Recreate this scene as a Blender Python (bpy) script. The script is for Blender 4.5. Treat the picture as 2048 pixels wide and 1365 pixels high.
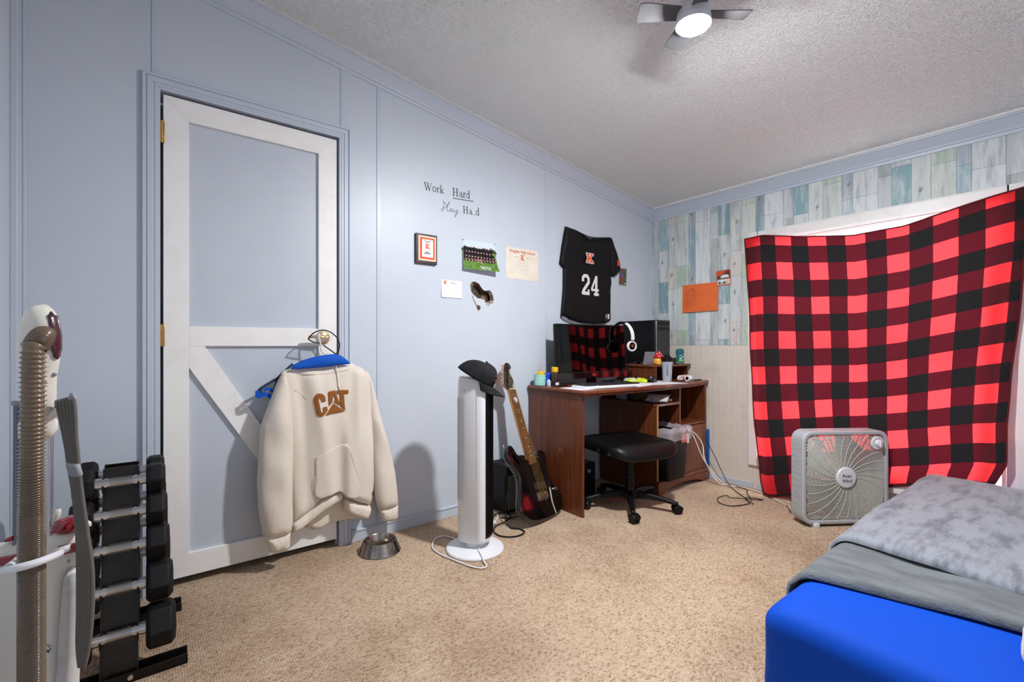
import bpy, bmesh, math, random
from mathutils import Matrix, Vector, noise as mnoise
from mathutils.geometry import delaunay_2d_cdt, tessellate_polygon
random.seed(4)
for o in list(bpy.data.objects): bpy.data.objects.remove(o)
SC = bpy.context.scene
COL = SC.collection
pi = math.pi
rad = math.radians

# ------------------------------------------------------------------ camera
CAM_H = 1.0
YAW = rad(52.1)
FW = Vector((math.cos(YAW), math.sin(YAW), 0)); RT = Vector((math.sin(YAW), -math.cos(YAW), 0))
cam = bpy.data.cameras.new('camera'); camo = bpy.data.objects.new('camera', cam); COL.objects.link(camo)
camo.location = (0, 0, CAM_H); camo.rotation_euler = (pi/2, 0, YAW - pi/2)
cam.lens = 931/2048*36; cam.sensor_width = 36; cam.shift_y = 8.5/2048; cam.clip_start = .02
SC.camera = camo
# ------------------------------------------------------------------ view, world
SC.view_settings.view_transform = 'Standard'; SC.view_settings.look = 'None'
SC.view_settings.gamma = 1; SC.view_settings.use_curve_mapping = False
SC.view_settings.exposure = 0.22
LAMP = 1750.0           # radiance of the ceiling lamp lens
wd = bpy.data.worlds.new('sky'); SC.world = wd; wd.use_nodes = True
bg = wd.node_tree.nodes['Background']; bg.inputs[0].default_value = (.93, .97, 1, 1); bg.inputs[1].default_value = 8.0

# ------------------------------------------------------------------ materials
def nn(nt, t, **k):
    n = nt.nodes.new(t)
    for a, b in k.items():
        if a.startswith('i_'):
            n.inputs[a[2:].replace('_', ' ')].default_value = b
        else: setattr(n, a, b)
    return n
def srgb(r, g, b):
    f = lambda c: (c/255/12.92 if c/255 <= .04045 else ((c/255+.055)/1.055)**2.4)
    return (f(r), f(g), f(b), 1)
def M(name, col, rough=.5, metal=0, noise=None, bump=None, coat=0, trans=0, alpha=1, sheen=0, ior=None, emit=None, coord='Object', stretch=(1, 1, 1), spec=None):
    m = bpy.data.materials.new(name); m.use_nodes = True; nt = m.node_tree; b = nt.nodes['Principled BSDF']
    if len(col) == 3: col = srgb(*col)
    b.inputs['Base Color'].default_value = col; b.inputs['Roughness'].default_value = rough; b.inputs['Metallic'].default_value = metal
    b.inputs['Coat Weight'].default_value = coat; b.inputs['Coat Roughness'].default_value = .05
    b.inputs['Transmission Weight'].default_value = trans; b.inputs['Alpha'].default_value = alpha
    b.inputs['Sheen Weight'].default_value = sheen
    if ior: b.inputs['IOR'].default_value = ior
    if spec is not None: b.inputs['Specular IOR Level'].default_value = spec
    if emit: b.inputs['Emission Color'].default_value = srgb(*emit[0]); b.inputs['Emission Strength'].default_value = emit[1]
    if noise or bump:
        tc = nn(nt, 'ShaderNodeTexCoord'); mp = nn(nt, 'ShaderNodeMapping'); mp.inputs['Scale'].default_value = stretch
        nt.links.new(tc.outputs[coord], mp.inputs[0])
    if noise:      # (scale, colour2, lo, hi)
        tx = nn(nt, 'ShaderNodeTexNoise', i_Scale=noise[0], i_Detail=6.0, i_Roughness=.65); nt.links.new(mp.outputs[0], tx.inputs[0])
        cr = nn(nt, 'ShaderNodeMapRange'); cr.inputs[1].default_value = noise[2]; cr.inputs[2].default_value = noise[3]
        nt.links.new(tx.outputs[0], cr.inputs[0])
        mx = nn(nt, 'ShaderNodeMix', data_type='RGBA'); mx.inputs[6].default_value = col; mx.inputs[7].default_value = srgb(*noise[1])
        nt.links.new(cr.outputs[0], mx.inputs[0]); nt.links.new(mx.outputs[2], b.inputs['Base Color'])
    if bump:       # (scale, strength, distance)
        t2 = nn(nt, 'ShaderNodeTexNoise', i_Scale=bump[0], i_Detail=4.0); nt.links.new(mp.outputs[0], t2.inputs[0])
        bp = nn(nt, 'ShaderNodeBump'); bp.inputs['Strength'].default_value = bump[1]; bp.inputs['Distance'].default_value = bump[2]
        nt.links.new(t2.outputs[0], bp.inputs['Height']); nt.links.new(bp.outputs[0], b.inputs['Normal'])
    return m

blue_wall = M('blue_paint', (198, 207, 218), .42, noise=(1.6, (192, 202, 213), .4, .7), bump=(350, .15, .0004))
blue_trim = M('blue_trim_paint', (192, 202, 215), .38, bump=(200, .1, .0004))
door_white = M('door_white', (242, 241, 239), .45, noise=(9, (234, 232, 229), .45, .75))
door_blue = M('door_blue', (195, 203, 214), .42, noise=(3, (190, 198, 210), .4, .7))
white_trim = M('white_trim', (230, 228, 226), .4, noise=(7, (212, 209, 205), .5, .8))
bead_white = M('beadboard_white', (218, 211, 200), .45, noise=(5, (190, 182, 168), .58, .85))
dark_void = M('void', (18, 15, 14), .9)
brass = M('brass', (203, 160, 84), .25, 1, noise=(60, (150, 110, 50), .5, .8))
chrome = M('chrome', (205, 205, 208), .16, 1)
steel = M('steel', (168, 160, 150), .24, 1, noise=(30, (120, 112, 100), .4, .8))
black_pl = M('black_plastic', (11, 11, 12), .42, spec=.25)
black_gl = M('black_gloss', (7, 7, 8), .06, coat=.5)
black_rub = M('black_rubber', (14, 14, 15), .6, spec=.25, noise=(80, (26, 26, 28), .4, .8))
black_metal = M('black_metal', (12, 11, 11), .34, spec=.3, noise=(40, (34, 24, 20), .5, .8))
white_pl = M('white_plastic', (224, 226, 230), .35)
cream_pl = M('cream_plastic', (226, 222, 212), .32)
grey_pl = M('grey_plastic', (150, 156, 162), .4)
grey_pl2 = M('pale_grey_plastic', (176, 180, 184), .4)
red_pl = M('red_plastic', (140, 8, 28), .25, coat=.3)
screen = M('screen_glass', (2, 2, 2), .03, spec=.4)

def carpet_mat():
    m = bpy.data.materials.new('berber_carpet'); m.use_nodes = True; nt = m.node_tree; b = nt.nodes['Principled BSDF']
    b.inputs['Roughness'].default_value = .95; b.inputs['Specular IOR Level'].default_value = .1
    tc = nn(nt, 'ShaderNodeTexCoord'); mp = nn(nt, 'ShaderNodeMapping'); mp.inputs['Rotation'].default_value = (0, 0, .0)
    mp.inputs['Scale'].default_value = (1.0, 1.35, 1); nt.links.new(tc.outputs['Object'], mp.inputs[0])
    vo = nn(nt, 'ShaderNodeTexVoronoi', i_Scale=135.0, i_Randomness=.6); nt.links.new(mp.outputs[0], vo.inputs['Vector'])
    # fleck colour per loop
    sp = nn(nt, 'ShaderNodeSeparateColor'); nt.links.new(vo.outputs['Color'], sp.inputs[0])
    cr = nn(nt, 'ShaderNodeValToRGB'); e = cr.color_ramp.elements
    e[0].position = 0; e[0].color = srgb(188, 161, 135); e[1].position = 1; e[1].color = srgb(215, 192, 167)
    k = e.new(.12); k.color = srgb(160, 132, 106); k = e.new(.2); k.color = srgb(192, 166, 140); k = e.new(.7); k.color = srgb(202, 178, 153)
    nt.links.new(sp.outputs[0], cr.inputs[0])
    # traffic dirt
    n1 = nn(nt, 'ShaderNodeTexNoise', i_Scale=1.5, i_Detail=5.0, i_Roughness=.62); nt.links.new(tc.outputs['Object'], n1.inputs[0])
    r1 = nn(nt, 'ShaderNodeMapRange'); r1.inputs[1].default_value = .46; r1.inputs[2].default_value = .72; r1.inputs[4].default_value = .55
    nt.links.new(n1.outputs[0], r1.inputs[0])
    m1 = nn(nt, 'ShaderNodeMix', data_type='RGBA', blend_type='MULTIPLY'); m1.inputs[7].default_value = srgb(176, 156, 140)
    nt.links.new(r1.outputs[0], m1.inputs[0]); nt.links.new(cr.outputs[0], m1.inputs[6])
    last = m1.outputs[2]
    # stains: centre x,y, radius, strength, colour
    for (sx, sy, sr, ss, sc) in [(.56, 1.72, .30, .75, (176, 132, 86)), (.73, 1.88, .16, .6, (170, 128, 84)), (1.0, 1.55, .22, .35, (182, 150, 120)),
                                 (.40, 2.12, .22, .6, (120, 92, 76)), (.62, 2.2, .17, .55, (112, 88, 74)), (1.7, 1.55, .3, .35, (150, 130, 116)), (1.95, 1.35, .3, .35, (160, 136, 118)), (2.3, 1.45, .25, .3, (150, 132, 118)), (1.28, 1.2, .12, .3, (150, 130, 110))]:
        ps = nn(nt, 'ShaderNodeVectorMath', operation='DISTANCE'); ps.inputs[1].default_value = (sx, sy, 0)
        nw = nn(nt, 'ShaderNodeTexNoise', i_Scale=6.0, i_Detail=4.0); nt.links.new(tc.outputs['Object'], nw.inputs[0])
        ad = nn(nt, 'ShaderNodeVectorMath', operation='MULTIPLY_ADD'); ad.inputs[1].default_value = (.3, .3, 0); nt.links.new(nw.outputs[1], ad.inputs[0])
        ad2 = nn(nt, 'ShaderNodeVectorMath', operation='SUBTRACT'); ad2.inputs[1].default_value = (.15, .15, 0); nt.links.new(ad.outputs[0], ad2.inputs[0])
        nt.links.new(tc.outputs['Object'], ad.inputs[2]); nt.links.new(ad2.outputs[0], ps.inputs[0])
        mr = nn(nt, 'ShaderNodeMapRange', interpolation_type='SMOOTHSTEP'); mr.inputs[1].default_value = sr; mr.inputs[2].default_value = sr*.25; mr.inputs[4].default_value = ss
        nt.links.new(ps.outputs['Value'], mr.inputs[0])
        mm = nn(nt, 'ShaderNodeMix', data_type='RGBA', blend_type='MULTIPLY'); mm.inputs[7].default_value = srgb(*sc)
        nt.links.new(mr.outputs[0], mm.inputs[0]); nt.links.new(last, mm.inputs[6]); last = mm.outputs[2]
    nt.links.new(last, b.inputs['Base Color'])
    # loop bump
    iv = nn(nt, 'ShaderNodeMath', operation='SUBTRACT'); iv.inputs[0].default_value = 1; nt.links.new(vo.outputs['Distance'], iv.inputs[1])
    bp = nn(nt, 'ShaderNodeBump'); bp.inputs['Strength'].default_value = .9; bp.inputs['Distance'].default_value = .006
    nt.links.new(iv.outputs[0], bp.inputs['Height']); nt.links.new(bp.outputs[0], b.inputs['Normal'])
    return m
def popcorn_mat():
    m = M('popcorn_ceiling', (238, 241, 240), .9); nt = m.node_tree; b = nt.nodes['Principled BSDF']
    tc = nn(nt, 'ShaderNodeTexCoord')
    vo = nn(nt, 'ShaderNodeTexVoronoi', i_Scale=150.0); nt.links.new(tc.outputs['Object'], vo.inputs['Vector'])
    n1 = nn(nt, 'ShaderNodeTexNoise', i_Scale=190.0, i_Detail=3.0); nt.links.new(tc.outputs['Object'], n1.inputs[0])
    mr = nn(nt, 'ShaderNodeMapRange'); mr.inputs[1].default_value = .55; mr.inputs[2].default_value = .0; nt.links.new(vo.outputs['Distance'], mr.inputs[0])
    ad = nn(nt, 'ShaderNodeMath', operation='ADD'); nt.links.new(mr.outputs[0], ad.inputs[0]); nt.links.new(n1.outputs[0], ad.inputs[1])
    bp = nn(nt, 'ShaderNodeBump'); bp.inputs['Strength'].default_value = 1; bp.inputs['Distance'].default_value = .0050
    nt.links.new(ad.outputs[0], bp.inputs['Height']); nt.links.new(bp.outputs[0], b.inputs['Normal'])
    return m
def wood_mat(name, c1, c2, rough=.35, axis='Z', sc=1):
    m = M(name, c1, rough, coat=.15); nt = m.node_tree; b = nt.nodes['Principled BSDF']
    tc = nn(nt, 'ShaderNodeTexCoord'); mp = nn(nt, 'ShaderNodeMapping')
    mp.inputs['Scale'].default_value = {'Z': (60*sc, 60*sc, 3*sc), 'X': (3*sc, 60*sc, 60*sc), 'Y': (60*sc, 3*sc, 60*sc)}[axis]; nt.links.new(tc.outputs['Object'], mp.inputs[0])
    tx = nn(nt, 'ShaderNodeTexNoise', i_Scale=1.0, i_Detail=6.0, i_Roughness=.6, i_Distortion=.6); nt.links.new(mp.outputs[0], tx.inputs[0])
    cr = nn(nt, 'ShaderNodeValToRGB'); e = cr.color_ramp.elements; e[0].position = .32; e[0].color = srgb(*c2); e[1].position = .66; e[1].color = srgb(*c1)
    nt.links.new(tx.outputs[0], cr.inputs[0]); nt.links.new(cr.outputs[0], b.inputs['Base Color'])
    return m
def wallpaper_mat():
    m = bpy.data.materials.new('plank_wallpaper'); m.use_nodes = True; nt = m.node_tree; b = nt.nodes['Principled BSDF']
    b.inputs['Roughness'].default_value = .55
    at = nn(nt, 'ShaderNodeVertexColor'); at.layer_name = 'plank'
    tc = nn(nt, 'ShaderNodeTexCoord')
    def streak(sc, lo, hi, colr, prev, f, det=7.0):
        mp = nn(nt, 'ShaderNodeMapping'); mp.inputs['Scale'].default_value = sc; nt.links.new(tc.outputs['Object'], mp.inputs[0])
        tx = nn(nt, 'ShaderNodeTexNoise', i_Scale=1.0, i_Detail=det, i_Roughness=.7); nt.links.new(mp.outputs[0], tx.inputs[0])
        mr = nn(nt, 'ShaderNodeMapRange'); mr.inputs[1].default_value = lo; mr.inputs[2].default_value = hi; mr.inputs[4].default_value = f
        nt.links.new(tx.outputs[0], mr.inputs[0])
        mx = nn(nt, 'ShaderNodeMix', data_type='RGBA'); nt.links.new(mr.outputs[0], mx.inputs[0]); nt.links.new(prev, mx.inputs[6]); mx.inputs[7].default_value = srgb(*colr)
        return mx.outputs[2]
    c = streak((1, 18, 3), .46, .66, (220, 223, 219), at.outputs[0], .8)
    c = streak((1, 26, 3.3), .50, .68, (136, 150, 158), c, .7)
    c = streak((1, 120, 6), .56, .72, (160, 165, 165), c, .5)
    c = streak((1, 12, 9), .62, .7, (216, 205, 190), c, .5)
    nt.links.new(c, b.inputs['Base Color'])
    return m
def plaid_mat():
    m = bpy.data.materials.new('buffalo_plaid_fleece'); m.use_nodes = True; nt = m.node_tree
    for n in list(nt.nodes): nt.nodes.remove(n)
    out = nn(nt, 'ShaderNodeOutputMaterial')
    uv = nn(nt, 'ShaderNodeUVMap'); sep = nn(nt, 'ShaderNodeSeparateXYZ'); nt.links.new(uv.outputs[0], sep.inputs[0])
    def stripe(s):
        d = nn(nt, 'ShaderNodeMath', operation='MULTIPLY'); d.inputs[1].default_value = .5; nt.links.new(s, d.inputs[0])
        f = nn(nt, 'ShaderNodeMath', operation='FRACT'); nt.links.new(d.outputs[0], f.inputs[0])
        g = nn(nt, 'ShaderNodeMath', operation='LESS_THAN'); g.inputs[1].default_value = .5; nt.links.new(f.outputs[0], g.inputs[0]); return g.outputs[0]
    a, b = stripe(sep.outputs[0]), stripe(sep.outputs[1])
    sm = nn(nt, 'ShaderNodeMath', operation='ADD'); nt.links.new(a, sm.inputs[0]); nt.links.new(b, sm.inputs[1])
    hf = nn(nt, 'ShaderNodeMath', operation='MULTIPLY'); hf.inputs[1].default_value = .5; nt.links.new(sm.outputs[0], hf.inputs[0])
    def ramp(c0, c1, c2):
        cr = nn(nt, 'ShaderNodeValToRGB'); cr.color_ramp.interpolation = 'CONSTANT'; e = cr.color_ramp.elements
        e[0].position = 0; e[0].color = c0; e[1].position = .3; e[1].color = c1; k = e.new(.8); k.color = c2
        nt.links.new(hf.outputs[0], cr.inputs[0]); return cr.outputs[0]
    nz = nn(nt, 'ShaderNodeTexNoise', i_Scale=260.0, i_Detail=2.0)
    tc = nn(nt, 'ShaderNodeTexCoord'); nt.links.new(tc.outputs['Object'], nz.inputs[0])
    bp = nn(nt, 'ShaderNodeBump'); bp.inputs['Strength'].default_value = .6; bp.inputs['Distance'].default_value = .002; nt.links.new(nz.outputs[0], bp.inputs['Height'])
    df = nn(nt, 'ShaderNodeBsdfPrincipled'); df.inputs['Roughness'].default_value = .85; df.inputs['Sheen Weight'].default_value = .12
    nt.links.new(ramp(srgb(16, 14, 16), srgb(66, 3, 13), srgb(206, 14, 28)), df.inputs['Base Color']); nt.links.new(bp.outputs[0], df.inputs['Normal'])
    tr = nn(nt, 'ShaderNodeBsdfTranslucent'); nt.links.new(ramp((.003, .003, .003, 1), (.055, .001, .005, 1), (.95, .048, .055, 1)), tr.inputs[0])
    mx = nn(nt, 'ShaderNodeMixShader'); mx.inputs[0].default_value = .30; nt.links.new(df.outputs[0], mx.inputs[1]); nt.links.new(tr.outputs[0], mx.inputs[2])
    nt.links.new(mx.outputs[0], out.inputs[0]); return m
def thin_clear(name, col, fac=.25, rough=.1, body=(230, 232, 235)):
    m = bpy.data.materials.new(name); m.use_nodes = True; nt = m.node_tree
    for n in list(nt.nodes): nt.nodes.remove(n)
    out = nn(nt, 'ShaderNodeOutputMaterial'); t = nn(nt, 'ShaderNodeBsdfTransparent'); t.inputs[0].default_value = col
    p = nn(nt, 'ShaderNodeBsdfPrincipled'); p.inputs['Base Color'].default_value = srgb(*body); p.inputs['Roughness'].default_value = rough
    mx = nn(nt, 'ShaderNodeMixShader'); mx.inputs[0].default_value = fac
    nt.links.new(t.outputs[0], mx.inputs[1]); nt.links.new(p.outputs[0], mx.inputs[2]); nt.links.new(mx.outputs[0], out.inputs[0]); return m

carpet = carpet_mat(); popcorn = popcorn_mat(); paper = wallpaper_mat(); plaid = plaid_mat()
cherry = wood_mat('cherry_laminate', (116, 60, 30), (76, 36, 18)); cherry_x = wood_mat('cherry_laminate_top', (130, 68, 38), (86, 42, 23), axis='X')
raw_wood = M('raw_chipboard', (186, 142, 88), .8, noise=(90, (150, 108, 62), .4, .7))
glass = thin_clear('window_glass', (1, 1, 1, 1), .05, .02)
heather = M('heather_fleece', (222, 212, 199), .95, noise=(230, (206, 196, 183), .44, .76), bump=(300, .35, .0012), sheen=.15)
heather_rib = M('heather_rib', (226, 216, 202), .95, noise=(110, (204, 192, 178), .46, .74), bump=(260, .4, .001))
brown_felt = M('brown_felt', (140, 82, 28), .9, bump=(400, .4, .001))
blue_sheet = M('blue_sheet', (0, 72, 190), .75, spec=.2, bump=(500, .12, .0008))
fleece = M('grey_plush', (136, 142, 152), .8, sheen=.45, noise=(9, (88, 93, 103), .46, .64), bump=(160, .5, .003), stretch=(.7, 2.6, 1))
jersey_m = M('black_jersey', (10, 10, 12), .62, spec=.25, bump=(600, .2, .0006))
leather = M('black_vinyl', (9, 9, 11), .42, spec=.3, bump=(130, .18, .001))

# ------------------------------------------------------------------ mesh gatherer
class G:
    def __init__(s): s.v = []; s.f = []; s.uv = None; s.vc = None
    def add(s, vs, fs, mt=None):
        n = len(s.v)
        s.v += [(mt @ Vector(p) if mt is not None else Vector(p)) for p in vs]
        s.f += [tuple(i+n for i in f) for f in fs]; return s
    def box(s, x0, x1, y0, y1, z0, z1, mt=None):
        vs = [(x, y, z) for z in (z0, z1) for y in (y0, y1) for x in (x0, x1)]
        return s.add(vs, [(0, 2, 3, 1), (4, 5, 7, 6), (0, 1, 5, 4), (2, 6, 7, 3), (0, 4, 6, 2), (1, 3, 7, 5)], mt)
    def bx(s, c, d, mt=None): return s.box(c[0]-d[0]/2, c[0]+d[0]/2, c[1]-d[1]/2, c[1]+d[1]/2, c[2]-d[2]/2, c[2]+d[2]/2, mt)
    def prism(s, poly, w0, w1, mt=None):       # poly in local xy, extruded along local z
        n = len(poly); a = sum(poly[i][0]*poly[(i+1) % n][1]-poly[(i+1) % n][0]*poly[i][1] for i in range(n))
        if a < 0: poly = poly[::-1]
        vs = [(p[0], p[1], w0) for p in poly]+[(p[0], p[1], w1) for p in poly]
        fs = [tuple(range(n))[::-1], tuple(range(n, 2*n))]+[(i, (i+1) % n, n+(i+1) % n, n+i) for i in range(n)]
        return s.add(vs, fs, mt)
    def lathe(s, prof, n=32, mt=None, arc=1):   # prof [(r,z)]
        vs = []; fs = []
        for r, z in prof:
            for i in range(n): a = 2*pi*i/n; vs.append((r*math.cos(a), r*math.sin(a), z))
        for j in range(len(prof)-1):
            for i in range(n): k = (i+1) % n; fs.append((j*n+i, j*n+k, (j+1)*n+k, (j+1)*n+i))
        if prof[0][0] > 1e-6: fs.append(tuple(range(n))[::-1])
        if prof[-1][0] > 1e-6: fs.append(tuple((len(prof)-1)*n+i for i in range(n)))
        return s.add(vs, fs, mt)
    def cyl(s, p0, p1, r0, r1=None, n=16):
        p0 = Vector(p0); p1 = Vector(p1); d = p1-p0; q = d.to_track_quat('Z', 'Y').to_matrix().to_4x4(); q.translation = p0
        return s.lathe([(r0, 0), (r0 if r1 is None else r1, d.length)], n, q)
    def tube(s, pts, r, n=8, smooth=0, closed=False, flat=None):
        pts = [Vector(p) for p in pts]
        if smooth: pts = catmull(pts, smooth, closed)
        m = len(pts); vs = []; fs = []; up = None
        for i, p in enumerate(pts):
            a = pts[(i-1) % m] if (closed or i) else p; b = pts[(i+1) % m] if (closed or i < m-1) else p
            t = (b-a).normalized()
            if up is None: up = t.orthogonal().normalized()
            up = (up-t*up.dot(t)); up = up.normalized() if up.length > 1e-6 else t.orthogonal().normalized()
            sd = t.cross(up); rr = r[min(i, len(r)-1)] if isinstance(r, (list, tuple)) else r
            for k in range(n): an = 2*pi*k/n; vs.append(p+up*math.cos(an)*rr+sd*math.sin(an)*rr)
        for i in range(m if closed else m-1):
            j = (i+1) % m
            for k in range(n): l = (k+1) % n; fs.append((i*n+k, i*n+l, j*n+l, j*n+k))
        if not closed: fs += [tuple(range(n))[::-1], tuple((m-1)*n+k for k in range(n))]
        return s.add(vs, fs)
    def grid(s, fn, nu, nv, uvfn=None):
        vs = [fn(i/nu, j/nv) for j in range(nv+1) for i in range(nu+1)]
        fs = [(j*(nu+1)+i, j*(nu+1)+i+1, (j+1)*(nu+1)+i+1, (j+1)*(nu+1)+i) for j in range(nv) for i in range(nu)]
        if uvfn: s.uv = [uvfn(i/nu, j/nv) for j in range(nv+1) for i in range(nu+1)]
        return s.add(vs, fs)
    def ball(s, c, r, n=16, sc=(1, 1, 1), mt=None):
        prof = [(max(r*math.sin(pi*i/n), 0), -r*math.cos(pi*i/n)) for i in range(n+1)]
        m = Matrix.Translation(c) @ Matrix.Diagonal((*sc, 1))
        return s.lathe(prof, n*2, mt @ m if mt is not None else m)
    def ribbon(s, pts, w, h=.0005, mt=None):    # flat stroke in local xy
        s.rk = getattr(s, 'rk', 0)
        for a, b in zip(pts, pts[1:]):
            s.rk += 1; hh = h*(1+.045*(s.rk % 9))
            dx, dy = b[0]-a[0], b[1]-a[1]; L = math.hypot(dx, dy) or 1; nx, ny = -dy/L*w/2, dx/L*w/2; ex, ey = dx/L*w*.3, dy/L*w*.3
            s.prism([(a[0]+nx-ex, a[1]+ny-ey), (a[0]-nx-ex, a[1]-ny-ey), (b[0]-nx+ex, b[1]-ny+ey), (b[0]+nx+ex, b[1]+ny+ey)], 0, hh, mt)
        return s
def catmull(pts, k, closed=False):
    pts = [Vector(p) for p in pts]; m = len(pts); out = []
    for i in range(m if closed else m-1):
        g = lambda j: pts[j % m] if closed else pts[max(0, min(m-1, j))]
        a, b, c, d = g(i-1), g(i), g(i+1), g(i+2)
        for q in range(k):
            t = q/k; out.append(.5*((2*b)+(c-a)*t+(2*a-5*b+4*c-d)*t*t+(3*b-a-3*c+d)*t**3))
    if not closed: out.append(pts[-1])
    return out
def smooth2(poly, k=4): return [(p.x, p.y) for p in catmull([Vector((a, b, 0)) for a, b in poly], k, True)]
def pillow(outline, step, R, H, Hb=.0, disp=None, mt=None, sm=0, base=None):
    """a stuffed / draped solid over an outline: rounds off within R of the edge to height H (front) and Hb (back)"""
    if sm: outline = smooth2(outline, sm)
    pts = []
    n = len(outline)
    for i in range(n):
        a = Vector(outline[i]); b = Vector(outline[(i+1) % n]); L = (b-a).length; k = max(1, int(L/step))
        pts += [a.lerp(b, j/k) for j in range(k)]
    nb = len(pts)
    def dist(p):
        best = 9
        for i in range(nb):
            a = pts[i]; b = pts[(i+1) % nb]; d = b-a; t = max(0, min(1, (p-a).dot(d)/max(d.length_squared, 1e-12))); best = min(best, (p-a-d*t).length)
        return best
    def inside(p):
        c = False
        for i in range(nb):
            a = pts[i]; b = pts[(i+1) % nb]
            if (a.y > p.y) != (b.y > p.y) and p.x < (b.x-a.x)*(p.y-a.y)/(b.y-a.y)+a.x: c = not c
        return c
    x0 = min(p.x for p in pts); x1 = max(p.x for p in pts); y0 = min(p.y for p in pts); y1 = max(p.y for p in pts)
    inner = []; ds = [0]*nb
    area = sum(pts[i].x*pts[(i+1) % nb].y-pts[(i+1) % nb].x*pts[i].y for i in range(nb)); sgn = 1 if area > 0 else -1
    for fr_ in (.12, .35, .65, 1.0):
        last = None
        for i in range(nb):
            t = (pts[(i+1) % nb]-pts[i-1]); 
            if t.length < 1e-9: continue
            q = pts[i]+Vector((-t.y, t.x)).normalized()*sgn*R*fr_
            if last is not None and (q-last).length < step*.35*min(1, fr_+.3): continue
            if inside(q) and dist(q) > R*fr_*.93: inner.append(q); ds.append(R*fr_ if fr_ < 1 else R); last = q
    yy = y0; row = 0
    while yy < y1:
        xx = x0+(row % 2)*step/2
        while xx < x1:
            p = Vector((xx, yy))
            if inside(p):
                dd = dist(p)
                if dd > R+step*.4: inner.append(p); ds.append(dd)
            xx += step
        yy += step; row += 1
    allp = pts+inner
    r = delaunay_2d_cdt(allp, [], [list(range(nb))], 1, 1e-6)
    vo, fo, vi = r[0], r[2], r[3]
    dd = [(ds[o[0]] if len(o) else 0) if True else 0 for o in vi]
    isb = [len(o) and o[0] < nb for o in vi]
    dome = lambda d: math.sqrt(max(0, 1-(1-min(d/R, 1))**2))
    g = G(); N = len(vo)
    fr = [(p.x, p.y, H*dome(dd[i])+(disp(p.x, p.y)*min(1, dd[i]/(R*.6)) if disp else 0)) for i, p in enumerate(vo)]
    bk = [(p.x, p.y, -Hb*dome(dd[i])) for i, p in enumerate(vo)]
    if base: fr = [(a, b, c+base(a, b)) for a, b, c in fr]; bk = [(a, b, c+base(a, b)) for a, b, c in bk]
    mp = {}
    vs = list(fr)
    for i in range(N):
        if isb[i]: mp[i] = i
        else: mp[i] = len(vs); vs.append(bk[i])
    def ccw(f): a, b, c = vo[f[0]], vo[f[1]], vo[f[2]]; return (b-a).cross(c-a) > 0
    fs = []
    for f in fo:
        f = list(f) if ccw(f) else list(f)[::-1]
        fs.append(tuple(f)); fs.append(tuple(mp[i] for i in f[::-1]))
    return g.add(vs, fs, mt)
def frame(o, u, v, w):
    m = Matrix.Identity(4)
    for i, a in enumerate((u, v, w)):
        for j in range(3): m[j][i] = a[j]
    for j in range(3): m[j][3] = o[j]
    return m
def onA(y): return frame((0, y, 0), (1, 0, 0), (0, 0, 1), (0, -1, 0))     # local x = along the door wall, y = up, z = into the room
def onB(x): return frame((x, 0, 0), (0, -1, 0), (0, 0, 1), (-1, 0, 0))

def mw(o):
    m = o.matrix_basis.copy()
    return mw(o.parent) @ m if o.parent else m
def tag(o, label=None, cat=None, group=None, kind=None):
    if label: o['label'] = label
    if cat: o['category'] = cat
    if group: o['group'] = group
    if kind: o['kind'] = kind
    return o
def obj(name, g, mat, parent=None, angle=35, bevel=0, seg=2, sub=0, label=None, solid=0):
    me = bpy.data.meshes.new(name)
    if parent is None:
        xs = [p.x for p in g.v]; ys = [p.y for p in g.v]; zs = [p.z for p in g.v]
        org = Vector(((min(xs)+max(xs))/2, (min(ys)+max(ys))/2, min(zs))); inv = Matrix.Translation(-org)
    else: org = None; inv = mw(parent).inverted()
    me.from_pydata([inv @ p for p in g.v], [], g.f); me.validate(); me.update()
    if g.uv:
        l = me.uv_layers.new(name='UVMap')
        for lp in me.loops: l.data[lp.index].uv = g.uv[lp.vertex_index]
    if g.vc:
        ca = me.color_attributes.new('plank', 'FLOAT_COLOR', 'CORNER')
        for p in me.polygons:
            for li in p.loop_indices: ca.data[li].color = g.vc[p.index]
    if g.uv is None:
        b = bmesh.new(); b.from_mesh(me); bmesh.ops.recalc_face_normals(b, faces=b.faces[:]) if g.vc is None else None; b.to_mesh(me); b.free()
    for p in me.polygons: p.use_smooth = True
    me.set_sharp_from_angle(angle=rad(angle))
    me.materials.append(mat)
    o = bpy.data.objects.new(name, me); COL.objects.link(o)
    if parent is not None: o.parent = parent
    else: o.location = org
    if sub: mo = o.modifiers.new('sub', 'SUBSURF'); mo.levels = sub; mo.render_levels = sub
    if solid: mo = o.modifiers.new('solid', 'SOLIDIFY'); mo.thickness = solid; mo.offset = 0
    if bevel: mo = o.modifiers.new('bevel', 'BEVEL'); mo.width = bevel; mo.segments = seg; mo.limit_method = 'ANGLE'; mo.angle_limit = rad(40)
    if label: o['label'] = label
    return o
def thing(name, label, cat, loc=(0, 0, 0), rz=0, group=None):
    o = bpy.data.objects.new(name, None); COL.objects.link(o); o.location = loc; o.rotation_euler = (0, 0, rz); o.empty_display_size = .05
    return tag(o, label, cat, group)
def solo(name, g, mat, label, cat, **k):
    grp = k.pop('group', None); return tag(obj(name, g, mat, **k), label, cat, grp)
def copy_tree(o, parent=None):
    c = o.copy(); COL.objects.link(c); c.parent = parent
    for ch in [x for x in bpy.data.objects if x.parent == o]: copy_tree(ch, c)
    return c
def struct(name, g, mat, parent=None, **k):
    o = obj(name, g, mat, parent, **k)
    if parent is None: o['kind'] = 'structure'
    return o
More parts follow.
